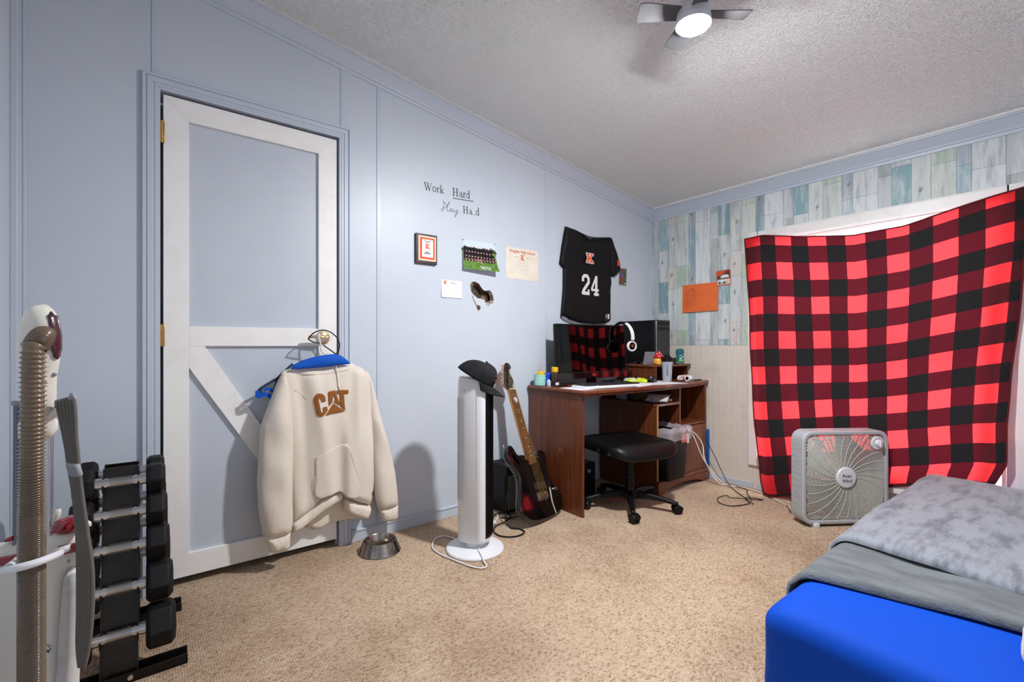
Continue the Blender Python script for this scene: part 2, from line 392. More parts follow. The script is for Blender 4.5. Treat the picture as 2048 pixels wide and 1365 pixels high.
def text_g(g, s, size, mt, ext=.0004, align='CENTER', sx=1.0, bold=0):
    c = bpy.data.curves.new('t', 'FONT'); c.body = s; c.size = size; c.extrude = ext; c.align_x = align; c.align_y = 'CENTER'; c.resolution_u = 2; c.offset = bold
    o = bpy.data.objects.new('t', c); me = o.to_mesh()
    g.add([(v.co.x*sx, v.co.y, v.co.z+ext) for v in me.vertices], [tuple(p.vertices) for p in me.polygons], mt)
    o.to_mesh_clear(); bpy.data.objects.remove(o); bpy.data.curves.remove(c); return g

# ------------------------------------------------------------------ the room
XA0, XB, YA, YR = -.377, 3.33, 2.363, -.56
def ceil_z(x): return 2.12+.134*(XB-x)
g = G().box(XA0-.15, XB+.15, YR-.15, YA+.2, -.1, 0); struct('floor', g, carpet)
g = G(); za, zb = ceil_z(XA0-.2), ceil_z(XB+.15)
g.add([(XA0-.2, YR-.2, za), (XB+.15, YR-.2, zb), (XB+.15, YA+.2, zb), (XA0-.2, YA+.2, za), (XA0-.2, YR-.2, za+.1), (XB+.15, YR-.2, zb+.1), (XB+.15, YA+.2, zb+.1), (XA0-.2, YA+.2, za+.1)],
      [(0, 1, 2, 3), (7, 6, 5, 4), (0, 4, 5, 1), (1, 5, 6, 2), (2, 6, 7, 3), (3, 7, 4, 0)])
struct('ceiling', g, popcorn)
# door wall: one sheet with a doorway and the punched hole
D0, D1, DZ = .034, .744, 2.033
hole = [(1.523, 1.339), (1.522, 1.365), (1.528, 1.38), (1.547, 1.386), (1.566, 1.383), (1.585, 1.375), (1.604, 1.351), (1.622, 1.336), (1.643, 1.337), (1.664, 1.341), (1.68, 1.328), (1.689, 1.31), (1.696, 1.277), (1.688, 1.262), (1.679, 1.258), (1.672, 1.262), (1.654, 1.242), (1.644, 1.24), (1.634, 1.262), (1.624, 1.279), (1.6, 1.285), (1.576, 1.286), (1.556, 1.298), (1.542, 1.308), (1.53, 1.322)]
outer = [(XA0-.1, -.05), (D0, -.05), (D0, DZ), (D1, DZ), (D1, -.05), (XB+.1, -.05), (XB+.1, ceil_z(XB)+.02), (XA0-.1, ceil_z(XA0)+.02)]
allv = outer+hole; tri = tessellate_polygon([[Vector((a, b, 0)) for a, b in outer], [Vector((a, b, 0)) for a, b in hole]])
g = G(); mA = onA(YA)
g.add([(a, b, 0) for a, b in allv], [tuple(t) for t in tri], mA)
g.box(XA0-.1, XB+.1, YA+.10, YA+.16, -.05, 2.75)                    # unseen solid backing, added to keep outside light out of doorway and hole
n0 = len(hole)
g.add([(a, b, 0) for a, b in hole]+[(a, b, -.006) for a, b in hole], [(i, (i+1) % n0, n0+(i+1) % n0, n0+i) for i in range(n0)], mA)
wl = struct('wall_left', g, blue_wall)
torn = M('torn_hardboard', (96, 72, 50), .9, noise=(35, (196, 190, 178), .52, .62), bump=(60, .5, .002))
g = G()
hc = Vector((1.61, 1.31))
ins = []
random.seed(11)
for a, b in hole:
    p = Vector((a, b)); q = p.lerp(hc, random.uniform(.10, .34)); ins.append((q.x, q.y))
g.add([(a, b, -.002) for a, b in hole]+[(a, b, -.02) for a, b in ins], [(i, (i+1) % n0, n0+(i+1) % n0, n0+i) for i in range(n0)], mA)
obj('torn_edge', g, torn, wl, label='torn brown hardboard around the punched hole')
g = G().prism([(1.50, 1.22), (1.72, 1.22), (1.72, 1.40), (1.50, 1.40)], -.05, -.045, mA); obj('cavity_backing', g, M('cavity', (70, 52, 36), .9, noise=(20, (120, 110, 96), .5, .6)), wl)
g = G(); pts = [(1.535, 1.30, .001), (1.548, 1.268, .002), (1.563, 1.245, .004), (1.578, 1.232, .007), (1.588, 1.222, .01)]
for k, (a, b, c) in enumerate(pts[:-1]):
    w = .004-.0006*k; g.cyl(mA @ Vector((a, b, c)), mA @ Vector(pts[k+1]), w*.5, (w-.0006)*.5, 6)
g.prism([(1.566, 1.232), (1.574, 1.246), (1.588, 1.24), (1.594, 1.226), (1.58, 1.212)], .002, .006, mA)
obj('hanging_shred', g, torn, wl, label='shred of torn facing hanging under the hole')
# narrow panel battens and scuffs on the door wall
k = 1
for (x0, x1, z0, z1) in [(.006, .032, 2.095, ceil_z(.02)-.06), (.752, .776, 2.095, ceil_z(.76)-.06), (.940, .964, 0.05, ceil_z(.95)-.06), (2.125, 2.149, .05, ceil_z(2.14)-.06)]:
    g = G().box(x0, x1, YA-.0035, YA, z0, z1); struct('trim_%d' % k, g, blue_trim, bevel=.0012); k += 1
# wall beside the vacuum
g = G().box(XA0-.12, XA0, YR-.1, YA+.2, -.05, ceil_z(XA0)+.05); struct('wall_side', g, blue_wall)
g = G().box(XA0, XA0+.022, YA-.018, YA, 0, ceil_z(XA0)); g.box(XA0, XA0+.018, YA-.055, YA, 0, ceil_z(XA0)); g.box(XA0+.022, XA0+.032, YA-.009, YA, 0, ceil_z(XA0)); struct('trim_%d' % k, g, blue_trim, bevel=.002); k += 1
g = G().box(XA0-.1, XB+.1, YR-.1, YR, -.05, 2.75); struct('wall_near', g, blue_wall)
# crown moulding: cove profile swept along the wall tops
crown = [(0, -.085), (.006, -.085), (.008, -.078), (.008, -.068), (.014, -.066), (.016, -.058), (.022, -.05), (.034, -.032), (.046, -.018), (.05, -.012), (.056, -.010), (.058, 0), (.058, .01), (0, .01)]
def crown_run(p0, p1, inward, name, cap=False):
    g = G(); vs = []
    for P in (p0, p1):
        for a, b in crown: q = Vector(P)+Vector(inward)*a; vs.append((q.x, q.y, q.z+b))
    n = len(crown); g.add(vs, [(i, (i+1) % n, n+(i+1) % n, n+i) for i in range(n)]+[tuple(range(n)), tuple(range(n, 2*n))])
    return g
g = crown_run((XA0, YA, ceil_z(XA0)), (XB, YA, ceil_z(XB)), (0, -1, 0), ''); struct('trim_%d' % k, g, blue_trim, angle=20); k += 1
g = G(); a0, a1 = XA0, XB
g.add([(a0, YA-.058, ceil_z(a0)-.004), (a1, YA-.058, ceil_z(a1)-.004), (a1, YA-.066, ceil_z(a1)-.004), (a0, YA-.066, ceil_z(a0)-.004), (a0, YA-.058, ceil_z(a0)+.01), (a1, YA-.058, ceil_z(a1)+.01), (a1, YA-.066, ceil_z(a1)+.01), (a0, YA-.066, ceil_z(a0)+.01)],
      [(0, 1, 2, 3), (4, 7, 6, 5), (0, 4, 5, 1), (1, 5, 6, 2), (2, 6, 7, 3), (3, 7, 4, 0)]); struct('trim_%d' % k, g, white_trim); k += 1
g = crown_run((XB, YA, 2.12), (XB, YR, 2.12), (-1, 0, 0), ''); struct('trim_%d' % k, g, blue_trim, angle=20); k += 1
g = G().box(XB-.066, XB-.058, YR, YA-.06, 2.118, 2.14); struct('trim_%d' % k, g, white_trim); k += 1
# baseboards
g = G().box(.806, 1.99, YA-.010, YA, 0, .052).box(1.99, XB, YA-.010, YA, 0, .052).box(.806, XB, YA-.014, YA, .052, .062); struct('baseboard_left', g, blue_trim, bevel=.002)
g = G().box(XA0, -.022, YA-.010, YA, 0, .055); struct('baseboard_left_corner', g, blue_trim, bevel=.002)

# window wall with plank wallpaper over beadboard
WY0, WY1, WZ0, WZ1 = .30, 1.50, .22, 1.725
g = G()
for (y0, y1, z0, z1) in [(YR-.1, WY0, -.05, 2.2), (WY1, YA+.2, -.05, 2.2), (WY0, WY1, -.05, WZ0), (WY0, WY1, WZ1, 2.2)]:
    g.box(XB+.001, XB+.12, y0, y1, z0, z1)
wf = struct('wall_far', g, M('wall_core', (120, 132, 140), .7))
pal = {'teal': (130, 168, 176), 'pale': (198, 206, 206), 'green': (180, 200, 180), 'gpale': (194, 203, 197), 'slate': (156, 170, 182), 'steel': (150, 180, 192), 'white': (208, 214, 218), 'grey': (168, 176, 178), 'greyb': (186, 194, 200), 'warm': (202, 198, 192), 'blue': (172, 192, 202)}
cols = [(.087, [('teal', .25), ('pale', .26)], 2.05), (.082, [('pale', .33), ('warm', .18)], 2.01), (.101, [('green', .16), ('gpale', .35)], 2.14), (.057, [('slate', .2), ('steel', .31)], 2.10), (.122, [('white', .9)], 2.3), (.062, [('grey', .31), ('greyb', .2)], 2.3)]
g = G(); g.vc = []; y = 2.296; ci = 0; rows = [(YA, 2.296, [('greyb', 1.2)], 2.2)]
knots = []
while y > YR:
    w, segs, ph = cols[ci % 6]; rows.append((y, max(y-w, YR), segs, ph+random.uniform(-.05, .05)-0)); y -= w; ci += 1
for (ya, yb, segs, ph) in rows:
    z = ph+.51; si = 0
    while z > 1.0:
        nm, h = segs[si % len(segs)]; si += 1; z1 = min(z, 2.12); z0 = max(z-h, 1.0); z -= h
        if z1-z0 < .004: continue
        rects = [(yb, ya, z0, z1)]
        if yb < WY1 and ya > WY0 and z0 < WZ1:   # keep clear of the window opening
            rects = [(max(yb, WY1), ya, z0, z1) if ya > WY1 else None, (yb, min(ya, WY0), z0, z1) if yb < WY0 else None, (max(yb, WY0), min(ya, WY1), WZ1, z1) if z1 > WZ1 else None]
        c0 = pal[nm]; jit = random.uniform(-9, 9); c = srgb(*[max(0, min(255, q+jit)) for q in c0])
        for r in rects:
            if not r: continue
            a, b, c1, c2 = r; e = .0009
            g.add([(XB, b-e, c1+e), (XB, a+e, c1+e), (XB, a+e, c2-e), (XB, b-e, c2-e)], [(3, 2, 1, 0)]); g.vc.append(c)
        if nm in ('pale', 'slate', 'warm') and z1-z0 > .12: knots.append((ya-(ya-yb)*random.uniform(.35, .65), z1-(z1-z0)*random.uniform(.3, .6)))
obj('plank_wallpaper', g, paper, wf, label='faded teal, green and grey plank wallpaper')
g = G(); mB = onB(XB)
for (ky, kz) in knots:
    if WY0-.05 < ky < WY1+.05 and kz < WZ1+.05: continue
    for q, rr in enumerate((.006, .012, .018)):
        p = [(-ky+rr*.55*math.cos(t)+random.uniform(-.001, .001), kz+rr*1.25*math.sin(t)+random.uniform(-.002, .002)) for t in [i*2*pi/14 for i in range(random.randint(9, 14))]]
        g.ribbon(p, .0012 if q else .004, .0003, mB)
obj('wallpaper_knots', g, M('knot_ink', (116, 118, 116), .8), wf)
g = G()
def bead(y0, y1, z0, z1):
    prof = []; y = y1
    while y > y0+.001:
        for dy, dx in ((0, .0030), (.0015, .0018), (.004, .0032), (.010, .004), (.016, .0032), (.0185, .0018), (.020, .0030), (.022, .004)): 
            if y-dy > y0: prof.append((y-dy, XB-dx))
        y -= .046
        if y > y0: prof.append((y+.001, XB-.004))
    prof.append((y0, XB-.004)); n = len(prof)
    g.add([(x, y, z0) for y, x in prof]+[(x, y, z1) for y, x in prof], [(i, i+1, n+i+1, n+i) for i in range(n-1)])
bead(WY1, YA, 0, .999); bead(YR, WY0, 0, .999); bead(WY0, WY1, 0, WZ0)
obj('beadboard', g, bead_white, wf, angle=15, label='white beadboard under the wallpaper')
g = G().box(XB-.012, XB, WY1+.03, YA-.01, 0, .04); g.box(XB-.012, XB, YR, WY0-.0, 0, .04); g.box(XB-.012, XB, WY0, WY1, 0, .04); struct('baseboard_far', g, blue_trim, bevel=.002)
# window
wn = thing('window_1', None, None, (XB, .9, WZ0)); wn['kind'] = 'structure'
for nm, args in (('casing', None),):
    g = G()
    t = .062
    for (a, b, c, d) in [(WY0-t, WY0+.012, WZ0-t, WZ1+t), (WY1-.012, WY1+t, WZ0-t, WZ1+t), (WY0, WY1, WZ1-.012, WZ1+t), (WY0, WY1, WZ0-t, WZ0+.012)]:
        g.box(XB-.020, XB+.0, a, b, c, d); g.box(XB-.027, XB, a+.008, b-.04 if b-a < .2 and a < .3 else b-.008, c+.008, d-.008)
    obj('casing', g, white_trim, wn, bevel=.003)
g = G()
for (a, b, c, d) in [(WY0, WY0+.03, WZ0, WZ1), (WY1-.03, WY1, WZ0, WZ1), (WY0, WY1, WZ1-.03, WZ1), (WY0, WY1, WZ0, WZ0+.03)]: g.box(XB, XB+.10, a, b, c, d)
g.box(XB+.04, XB+.08, WY0, WY1, .97, 1.01); obj('sash', g, white_trim, wn, bevel=.002)
g = G().box(XB+.058, XB+.061, WY0+.02, WY1-.02, WZ0+.02, WZ1-.02); obj('glass_pane', g, glass, wn)

# ------------------------------------------------------------------ door and casing
g = G(); mc = onA(YA)
for (u0, u1, th) in [(0, .060, .011), (.003, .013, .017), (.018, .036, .0145), (.042, .050, .013)]:     # mitred moulding steps, outer edge inwards
    a0, a1, b0, b1, t0, t1 = D0-.060+u0, D0-.060+u1, D1+.060-u0, D1+.060-u1, DZ+.060-u0, DZ+.060-u1
    g.prism([(a0, 0), (a1, 0), (a1, t1), (a0, t0)], 0, th, mc); g.prism([(b0, 0), (b0, t0), (b1, t1), (b1, 0)], 0, th, mc); g.prism([(a0, t0), (a1, t1), (b1, t1), (b0, t0)], 0, th, mc)
struct('trim_%d' % k, g, blue_trim, bevel=.0012); k += 1
g = G().box(D0-.012, D0, YA, YA+.10, 0, DZ+.01).box(D1, D1+.012, YA, YA+.10, 0, DZ+.01).box(D0, D1, YA, YA+.10, DZ, DZ+.012); g.box(D1-.006, D1, YA+.03, YA+.05, 0, DZ)
struct('trim_%d' % k, g, blue_trim); k += 1
dr = thing('door_1', None, None, (D0+.01, YA, 0)); dr['kind'] = 'structure'
dx0, dx1, dz0, dz1 = D0+.010, D1-.009, .036, 2.022; sw = .086
YD = YA+.002
g = G().box(dx0, dx1, YD+.016, YD+.03, dz0, dz1); obj('door_panel', g, door_blue, dr, label='pale blue door panel')
def mitre(pts): return G().prism(pts, 0, .018, onA(YD+.018))
ix0, ix1, iz0, iz1 = dx0+sw, dx1-sw, dz0+.094, dz1-.088
obj('stile', mitre([(dx0, dz0), (ix0, iz0), (ix0, iz1), (dx0, dz1)]), door_white, dr, bevel=.0012)
obj('stile', mitre([(dx1, dz0), (dx1, dz1), (ix1, iz1), (ix1, iz0)]), door_white, dr, bevel=.0012)
obj('top_rail', mitre([(dx0, dz1), (ix0, iz1), (ix1, iz1), (dx1, dz1)]), door_white, dr, bevel=.0012)
obj('bottom_rail', mitre([(dx0, dz0), (dx1, dz0), (ix1, iz0), (ix0, iz0)]), door_white, dr, bevel=.0012)
obj('middle_rail', mitre([(ix0, .996), (ix1, .996), (ix1, 1.080), (ix0, 1.080)]), door_white, dr, bevel=.0012)
obj('diagonal_brace', mitre([(ix0, .996), (ix0+.055, .996), (ix1, iz0+.09), (ix1, iz0), (ix1-.05, iz0), (ix0, .905)]), door_white, dr, bevel=.0012)
for z in (1.866, 1.040, .25):
    g = G().cyl((D0+.004, YA-.006, z-.045), (D0+.004, YA-.006, z+.045), .0055); g.box(D0-.006, D0+.014, YA-.003, YA, z-.045, z+.045); obj('hinge', g, brass, dr, bevel=.001)
# lever handle
g = G(); hm = frame((.668, YD, 1.036), (1, 0, 0), (0, 0, 1), (0, -1, 0))
g.lathe([(.033, 0), (.033, .004), (.028, .010), (.012, .014), (.010, .045), (.0, .047)], 28, hm)
g.tube([hm @ Vector(p) for p in [(.006, 0, .045), (-.02, .002, .050), (-.045, .004, .050), (-.078, .002, .046)]], [.013, .0125, .0115, .011, .0105, .010, .0095, .009, .0085, .0078, .007, .006, .006], 12, smooth=4)
obj('lever_handle', g, brass, dr, label='brass lever handle')

# ------------------------------------------------------------------ ceiling fan with light
LP = Vector((1.538, .917, 2.144))
fan = thing('ceiling_fan', 'small ceiling fan with four grey blades and a glowing round light', 'fan', (LP.x, LP.y, ceil_z(LP.x)))
cz = ceil_z(LP.x)
g = G().lathe([(.058, 0), (.058, .03), (.05, .045), (.04, .06), (.034, .12), (.034, cz+.015-LP.z-.02)], 32, Matrix.Translation((LP.x, LP.y, LP.z+.02)))
obj('motor_housing', g, M('satin_white_metal', (215, 215, 215), .35), fan)
g = G().lathe([(.075, -.03), (.075, 0), (.06, .02)], 32, Matrix.Translation((LP.x, LP.y, cz-.012))); obj('canopy', g, white_pl, fan)
blade_m = M('grey_blade', (92, 93, 96), .5, noise=(12, (76, 77, 80), .4, .7))
for q in range(4):
    an = YAW+pi/2*q+.03
    bm = Matrix.Translation((LP.x, LP.y, LP.z+.045)) @ Matrix.Rotation(an, 4, 'Z') @ Matrix.Rotation(rad(14 if q != 1 else 14), 4, 'X')
    g = G().prism(smooth2([(.045, -.024), (.09, -.03), (.185, -.038), (.197, -.03), (.2, .02), (.19, .036), (.09, .03), (.045, .022)], 3), -.002, .002, bm); obj('blade', g, blade_m, fan)
lens = M('lamp_lens', (255, 255, 255), .4, emit=((251, 251, 252), LAMP))
ring_ = G().lathe([(.053, .022), (.060, .022), (.060, .003), (.053, .003), (.053, .022)], 40, Matrix.Translation(LP)); obj('lens_rim', ring_, white_pl, fan)
g = G().lathe([(.053, .010), (.053, -.003), (.046, -.007), (.030, -.010), (0, -.011)], 40, Matrix.Translation(LP)); obj('light_lens', g, lens, fan, label='glowing frosted light lens')

# ------------------------------------------------------------------ window blanket
def lerpt(tab, x):
    for (a, b), (c, d) in zip(tab, tab[1:]):
        if (a-x)*(c-x) <= 0: return b+(d-b)*(x-a)/(c-a or 1)
    return tab[0][1] if abs(x-tab[0][0]) < abs(x-tab[-1][0]) else tab[-1][1]
BT = [(0, 1.742), (.09, 1.748), (.28, 1.690), (.48, 1.650), (.655, 1.659), (.81, 1.706), (.915, 1.735), (1, 1.754)]
BL = [(0, 1.570), (.17, 1.545), (.45, 1.515), (.74, 1.475), (.95, 1.425), (1, 1.400)]
BR = [(0, .240), (.18, .244), (.38, .262), (.64, .292), (.80, .306), (.93, .308), (1, .345)]
BB = [(0, .012), (.08, .02), (.3, .10), (.6, .20), (.85, .285), (1, .325)]
def blanket(a, b):
    Ty, Tz = BL[0][1]+(BR[0][1]-BL[0][1])*a, lerpt(BT, a)
    By, Bz = BL[-1][1]+(BR[-1][1]-BL[-1][1])*a, lerpt(BB, a)
    Ly, Lz = lerpt(BL, b), BT[0][1]+(BB[0][1]-BT[0][1])*b
    Ry, Rz = lerpt(BR, b), BT[-1][1]+(BB[-1][1]-BT[-1][1])*b
    y = (1-b)*Ty+b*By+(1-a)*Ly+a*Ry-((1-a)*(1-b)*BL[0][1]+a*(1-b)*BR[0][1]+(1-a)*b*BL[-1][1]+a*b*BR[-1][1])
    z = (1-b)*Tz+b*Bz+(1-a)*Lz+a*Rz-((1-a)*(1-b)*BT[0][1]+a*(1-b)*BT[-1][1]+(1-a)*b*BB[0][1]+a*b*BB[-1][1])
    x = 3.284-.018*math.sin(a*11+b*1.5)*min(1, b*2)
    x -= .026*math.exp(-((a-.045)/.022)**2)*min(1, b*3)+.018*math.exp(-((a-.12-.03*b)/.03)**2)*b
    x -= .045*math.exp(-((a-.95-.02*b)/.035)**2)*min(1, b*2.5)
    x -= .05*b*b*math.exp(-(a/.3)**2)+.02*b
    x += .012*mnoise.noise(Vector((a*5, b*5, 0)))
    k_ = math.exp(-((y-.86)/.22)**4)*min(1, max(0, (b-.5)*6)); x = x+(3.302-x)*k_
    x = min(x, 3.302)
    z += .008*mnoise.noise(Vector((a*4, b*3, 7)))*b; y += .012*mnoise.noise(Vector((a*3, b*4, 3)))*b
    return (x, y, max(z, .008))
random.seed(2)
g = G().grid(blanket, 110, 120, lambda a, b: (a*13.4+.0 if a > .09 else a*13.4, b*14.7+.45))
o = obj('window_blanket', g, plaid, angle=180); tag(o, 'red and black buffalo plaid fleece blanket pinned over the window', 'blanket')
g = G()
g.tube([blanket(i/60, 0) for i in range(61)], .0045, 6); g.tube([blanket(0, i/60) for i in range(61)], .0045, 6); g.tube([blanket(1, i/60) for i in range(61)], .0045, 6); g.tube([blanket(i/60, 1) for i in range(61)], .0045, 6)
obj('hem', g, M('plaid_hem', (92, 8, 18), .9), o)

# ------------------------------------------------------------------ bed
bed = thing('mattress', 'low mattress in a royal blue fitted sheet on the carpet', 'mattress', (2.27, .1, 0))
MX0, MX1, MY0, MY1, MZ = 1.305, 3.12, -.37, .592, .30
def slab(x0, x1, y0, y1, z0, z1, r, n, amp=0, seed=0):
    cx_, cy_, cz_ = (x0+x1)/2, (y0+y1)/2, (z0+z1)/2; hx, hy, hz = (x1-x0)/2, (y1-y0)/2, (z1-z0)/2
    b = bmesh.new(); bmesh.ops.create_cube(b, size=2); bmesh.ops.subdivide_edges(b, edges=b.edges[:], cuts=n, use_grid_fill=True)
    g = G(); vs = []
    for v in b.verts:
        p = v.co
        q = Vector((p.x*hx, p.y*hy, p.z*hz))
        # concentrate vertices near the edges
        f = lambda t, h: math.copysign((1-(1-abs(t))**1.6), t)*h
        q = Vector((f(p.x, hx), f(p.y, hy), f(p.z, hz)))
        c = Vector((max(-hx+r, min(hx-r, q.x)), max(-hy+r, min(hy-r, q.y)), max(-hz+r, min(hz-r, q.z))))
        d = q-c
        if d.length > 1e-9: q = c+d.normalized()*r
        if amp:
            w = Vector((q.x*3, q.y*3, q.z*4+seed)); q += Vector((mnoise.noise(w), mnoise.noise(w+Vector((9, 0, 0))), mnoise.noise(w+Vector((0, 9, 0)))))*amp
        vs.append((q.x+cx_, q.y+cy_, q.z+cz_))
    g.add(vs, [tuple(v.index for v in f.verts) for f in b.faces]); b.free(); return g
obj('fitted_sheet', slab(MX0, MX1, MY0, MY1, .012, MZ, .062, 26, .010), blue_sheet, bed, angle=180)
obj('mattress_underside', G().box(MX0+.06, MX1-.06, MY0+.06, MY1-.06, 0, .05), M('ticking', (120, 112, 100), .9), bed, bevel=.02)
def cover(xf, xb, z, thick, seed, wav):
    # xf(y) front edge line; drapes over the far side of the mattress
    def P(a, b, up):
        # b across width 0..1 : from hanging on the +y side, over the top, to -y
        s = b*1.30
        if s < .20: y, zz = MY1+.008+.006*math.sin(a*9+seed)*(1-s/.2), z-.262+s
        elif s < .30:
            t = (s-.20)/.10*pi/2; y = MY1+.008-.062*(1-math.cos(t)); zz = z-.062+.062*math.sin(t)
        else: y = MY1-.054-(s-.30); zz = z
        x0 = xf(y); x1 = xb
        x = x0+(x1-x0)*a
        n = mnoise.noise(Vector((x*2.4, y*5, seed)))*.014*wav+mnoise.noise(Vector((x*7, y*11, seed)))*.004*wav
        if s > .24: zz += n*(.4+.6*min(1, a*6))
        else: y += abs(n)
        if a > .9 : zz -= (a-.9)*1.2*.10 if zz > z-.05 else 0
        # rounded front edge
        ed = max(0, 1-a*(x1-x0)/.022)
        return (x, y, zz+(up*thick*math.sqrt(max(0, 1-ed*ed)) if s > .24 else 0)), (x, y+(up*thick*.7*math.sqrt(max(0, 1-ed*ed)) if s <= .24 else 0), zz)
    g = G(); nu, nv = 90, 70
    aa = [((i/nu)**1.7) for i in range(nu+1)]
    for up in (1, 0):
        vs = []
        for j in range(nv+1):
            for i in range(nu+1):
                p, q = P(aa[i], j/nv, up); vs.append((p[0], q[1], p[2]))
        fs = [(j*(nu+1)+i, j*(nu+1)+i+1, (j+1)*(nu+1)+i+1, (j+1)*(nu+1)+i) for j in range(nv) for i in range(nu)]
        g.add(vs, fs)
    return g
pb = thing('plush_blanket', 'silver grey plush blanket spread over the blue mattress', 'blanket', (2.4, .1, MZ))
fx = lambda y: 1.555+(.60-y)*.20+.012*math.sin(y*9)
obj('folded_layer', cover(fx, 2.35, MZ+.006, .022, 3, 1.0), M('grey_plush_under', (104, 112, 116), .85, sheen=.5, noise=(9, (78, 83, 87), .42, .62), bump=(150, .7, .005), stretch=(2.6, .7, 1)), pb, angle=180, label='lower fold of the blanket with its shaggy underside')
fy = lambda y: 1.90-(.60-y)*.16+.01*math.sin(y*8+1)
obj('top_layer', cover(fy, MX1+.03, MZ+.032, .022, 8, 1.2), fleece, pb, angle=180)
# cream plush thing at the very edge of the bed
g = slab(1.45, 1.63, -.14, .122, MZ-.004, MZ+.075, .036, 8, .02, 4)
solo('cream_cushion', g, M('cream_plush', (214, 200, 180), .95, sheen=.5, bump=(140, .8, .004)), 'cream plush cushion just showing at the right end of the blue sheet', 'cushion', angle=180)

# ------------------------------------------------------------------ box fan
bf = thing('box_fan', 'pale grey box fan standing on the carpet in front of the plaid blanket', 'box fan', (2.822, 1.032, 0), math.atan2(-.558, .83))
MB = frame((2.822, 1.032, .004), (.83, -.5578, 0), (0, 0, 1), (-.5578, -.83, 0))   # local x right, y up, z towards the room
S = .500; SY = .522
def rrect(x0, x1, y0, y1, r, n=6):
    p = []
    for cx_, cy_, a0 in ((x1-r, y1-r, 0), (x0+r, y1-r, 90), (x0+r, y0+r, 180), (x1-r, y0+r, 270)):
        for i in range(n+1): a = rad(a0+90*i/n); p.append((cx_+r*math.cos(a), cy_+r*math.sin(a)))
    return p
def ring_prism(g, outer, inner, w0, w1, mt):
    n = len(outer); vs = [(p[0], p[1], w0) for p in outer]+[(p[0], p[1], w0) for p in inner]+[(p[0], p[1], w1) for p in outer]+[(p[0], p[1], w1) for p in inner]
    fs = []
    for i in range(n):
        k = (i+1) % n; fs += [(i, k, n+k, n+i), (2*n+i, 3*n+i, 3*n+k, 2*n+k), (i, 2*n+i, 2*n+k, k), (n+i, n+k, 3*n+k, 3*n+i)]
    g.add(vs, fs, mt)
g = G(); ring_prism(g, rrect(0, S, .010, SY, .055), rrect(.022, S-.022, .032, SY-.022, .042), -.100, 0, MB); 
obj('housing', g, grey_pl2, bf, bevel=.006)
for q in range(6):
    z = .085+q*.066; g = G()
    ring_prism(g, rrect(-.084, -.020, z, z+.034, .012, 3), rrect(-.080, -.024, z+.004, z+.030, .009, 3), 0, .0010, MB @ frame((0, 0, 0), (0, 0, 1), (0, 1, 0), (-1, 0, 0))); obj('side_moulding', g, grey_pl2, bf)
grill_m = M('pale_grille', (206, 206, 198), .4)
def grille(w, sgn):
    g = G(); cx_, cy_ = S/2, SY/2+.005; half = S/2-.022; halfy = (SY-.054)/2
    def clip(r, a):      # keep points inside the rounded opening
        x, y = r*math.cos(a), r*math.sin(a); rr = .04; hx = half-.001; hy = halfy-.001
        ax, ay = abs(x), abs(y)
        if ax > hx-rr and ay > hy-rr:
            return math.hypot(ax-hx+rr, ay-hy+rr) <= rr
        return ax <= hx and ay <= hy
    r = .060
    while r < half*1.38:
        n = 120
        flags = [clip(r, 2*pi*i/n) for i in range(n)]
        if all(flags): g.tube([MB @ Vector((cx_+r*math.cos(2*pi*i/n), cy_+r*math.sin(2*pi*i/n), w)) for i in range(n)], 0.0021, 5, closed=True)
        elif any(flags):
            st = next(i for i in range(n) if flags[i] and not flags[i-1]); cur = []
            for i in range(st, st+n+1):
                if flags[i % n] and i < st+n: cur.append(MB @ Vector((cx_+r*math.cos(2*pi*i/n), cy_+r*math.sin(2*pi*i/n), w)))
                else:
                    if len(cur) > 1: g.tube(cur, 0.0021, 5)
                    cur = []
        r += .0078
    for q in range(26):
        a0 = 2*pi*q/26; pts = []
        for i in range(24):
            r = .045+i*.0148; a = a0-sgn*(i/23)*.62
            if not clip(r, a): break
            pts.append(MB @ Vector((cx_+r*math.cos(a), cy_+r*math.sin(a), w+.002)))
        g.tube(pts, .0015, 6)
    return g
obj('front_grille', grille(-.006, 1), grill_m, bf); obj('rear_grille', grille(-.094, -1), grill_m, bf)
g = G(); hb = MB @ Matrix.Translation((S/2, SY/2+.005, -.006)); g.lathe([(.056, -.004), (.056, .006), (.053, .010), (0, .012)], 40, hb); hub = obj('hub', g, white_pl, bf)
g = G(); text_g(g, 'Polar', .026, MB @ Matrix.Translation((S/2, SY/2+.015, .0065))); text_g(g, 'Wind', .026, MB @ Matrix.Translation((S/2, SY/2-.012, .0065)))
obj('badge_lettering', g, M('badge_grey', (96, 104, 112), .5), hub)
g = G(); kb = MB @ Matrix.Translation((S-.066, SY-.068, -.012)); g.lathe([(.036, 0), (.036, .012), (.030, .014), (.028, .009), (0, .009)], 32, kb); kk = obj('control_dial', g, white_pl, bf)
g = G().lathe([(.019, .009), (.017, .03), (0, .032)], 24, kb); g.box(-.004, .004, -.018, .018, .03, .036, kb); obj('knob', g, white_pl, kk, bevel=.001)
for q in range(5):
    g = G(); a0 = 2*pi*q/5+.3
    def bl(a, b):
        r = .045+a*.165; an = a0+(b-.5)*(.75+.35*a)-a*.35; return MB @ Vector((S/2+r*math.cos(an), SY/2+.005+r*math.sin(an), -.058+(b-.5)*.04))
    g.grid(bl, 10, 10); obj('fan_blade', g, M('blade_grey', (150, 152, 152), .5) if q == 0 else bpy.data.materials['blade_grey'], bf, solid=.003)
g = G().lathe([(.045, -.080), (.045, -.035), (0, -.03)], 24, MB @ Matrix.Translation((S/2, SY/2+.005, 0))); g.tube([MB @ Vector(p) for p in [(.03, S/2, -.09), (S-.03, S/2, -.09)]], .006, 6); obj('motor', g, grey_pl, bf)
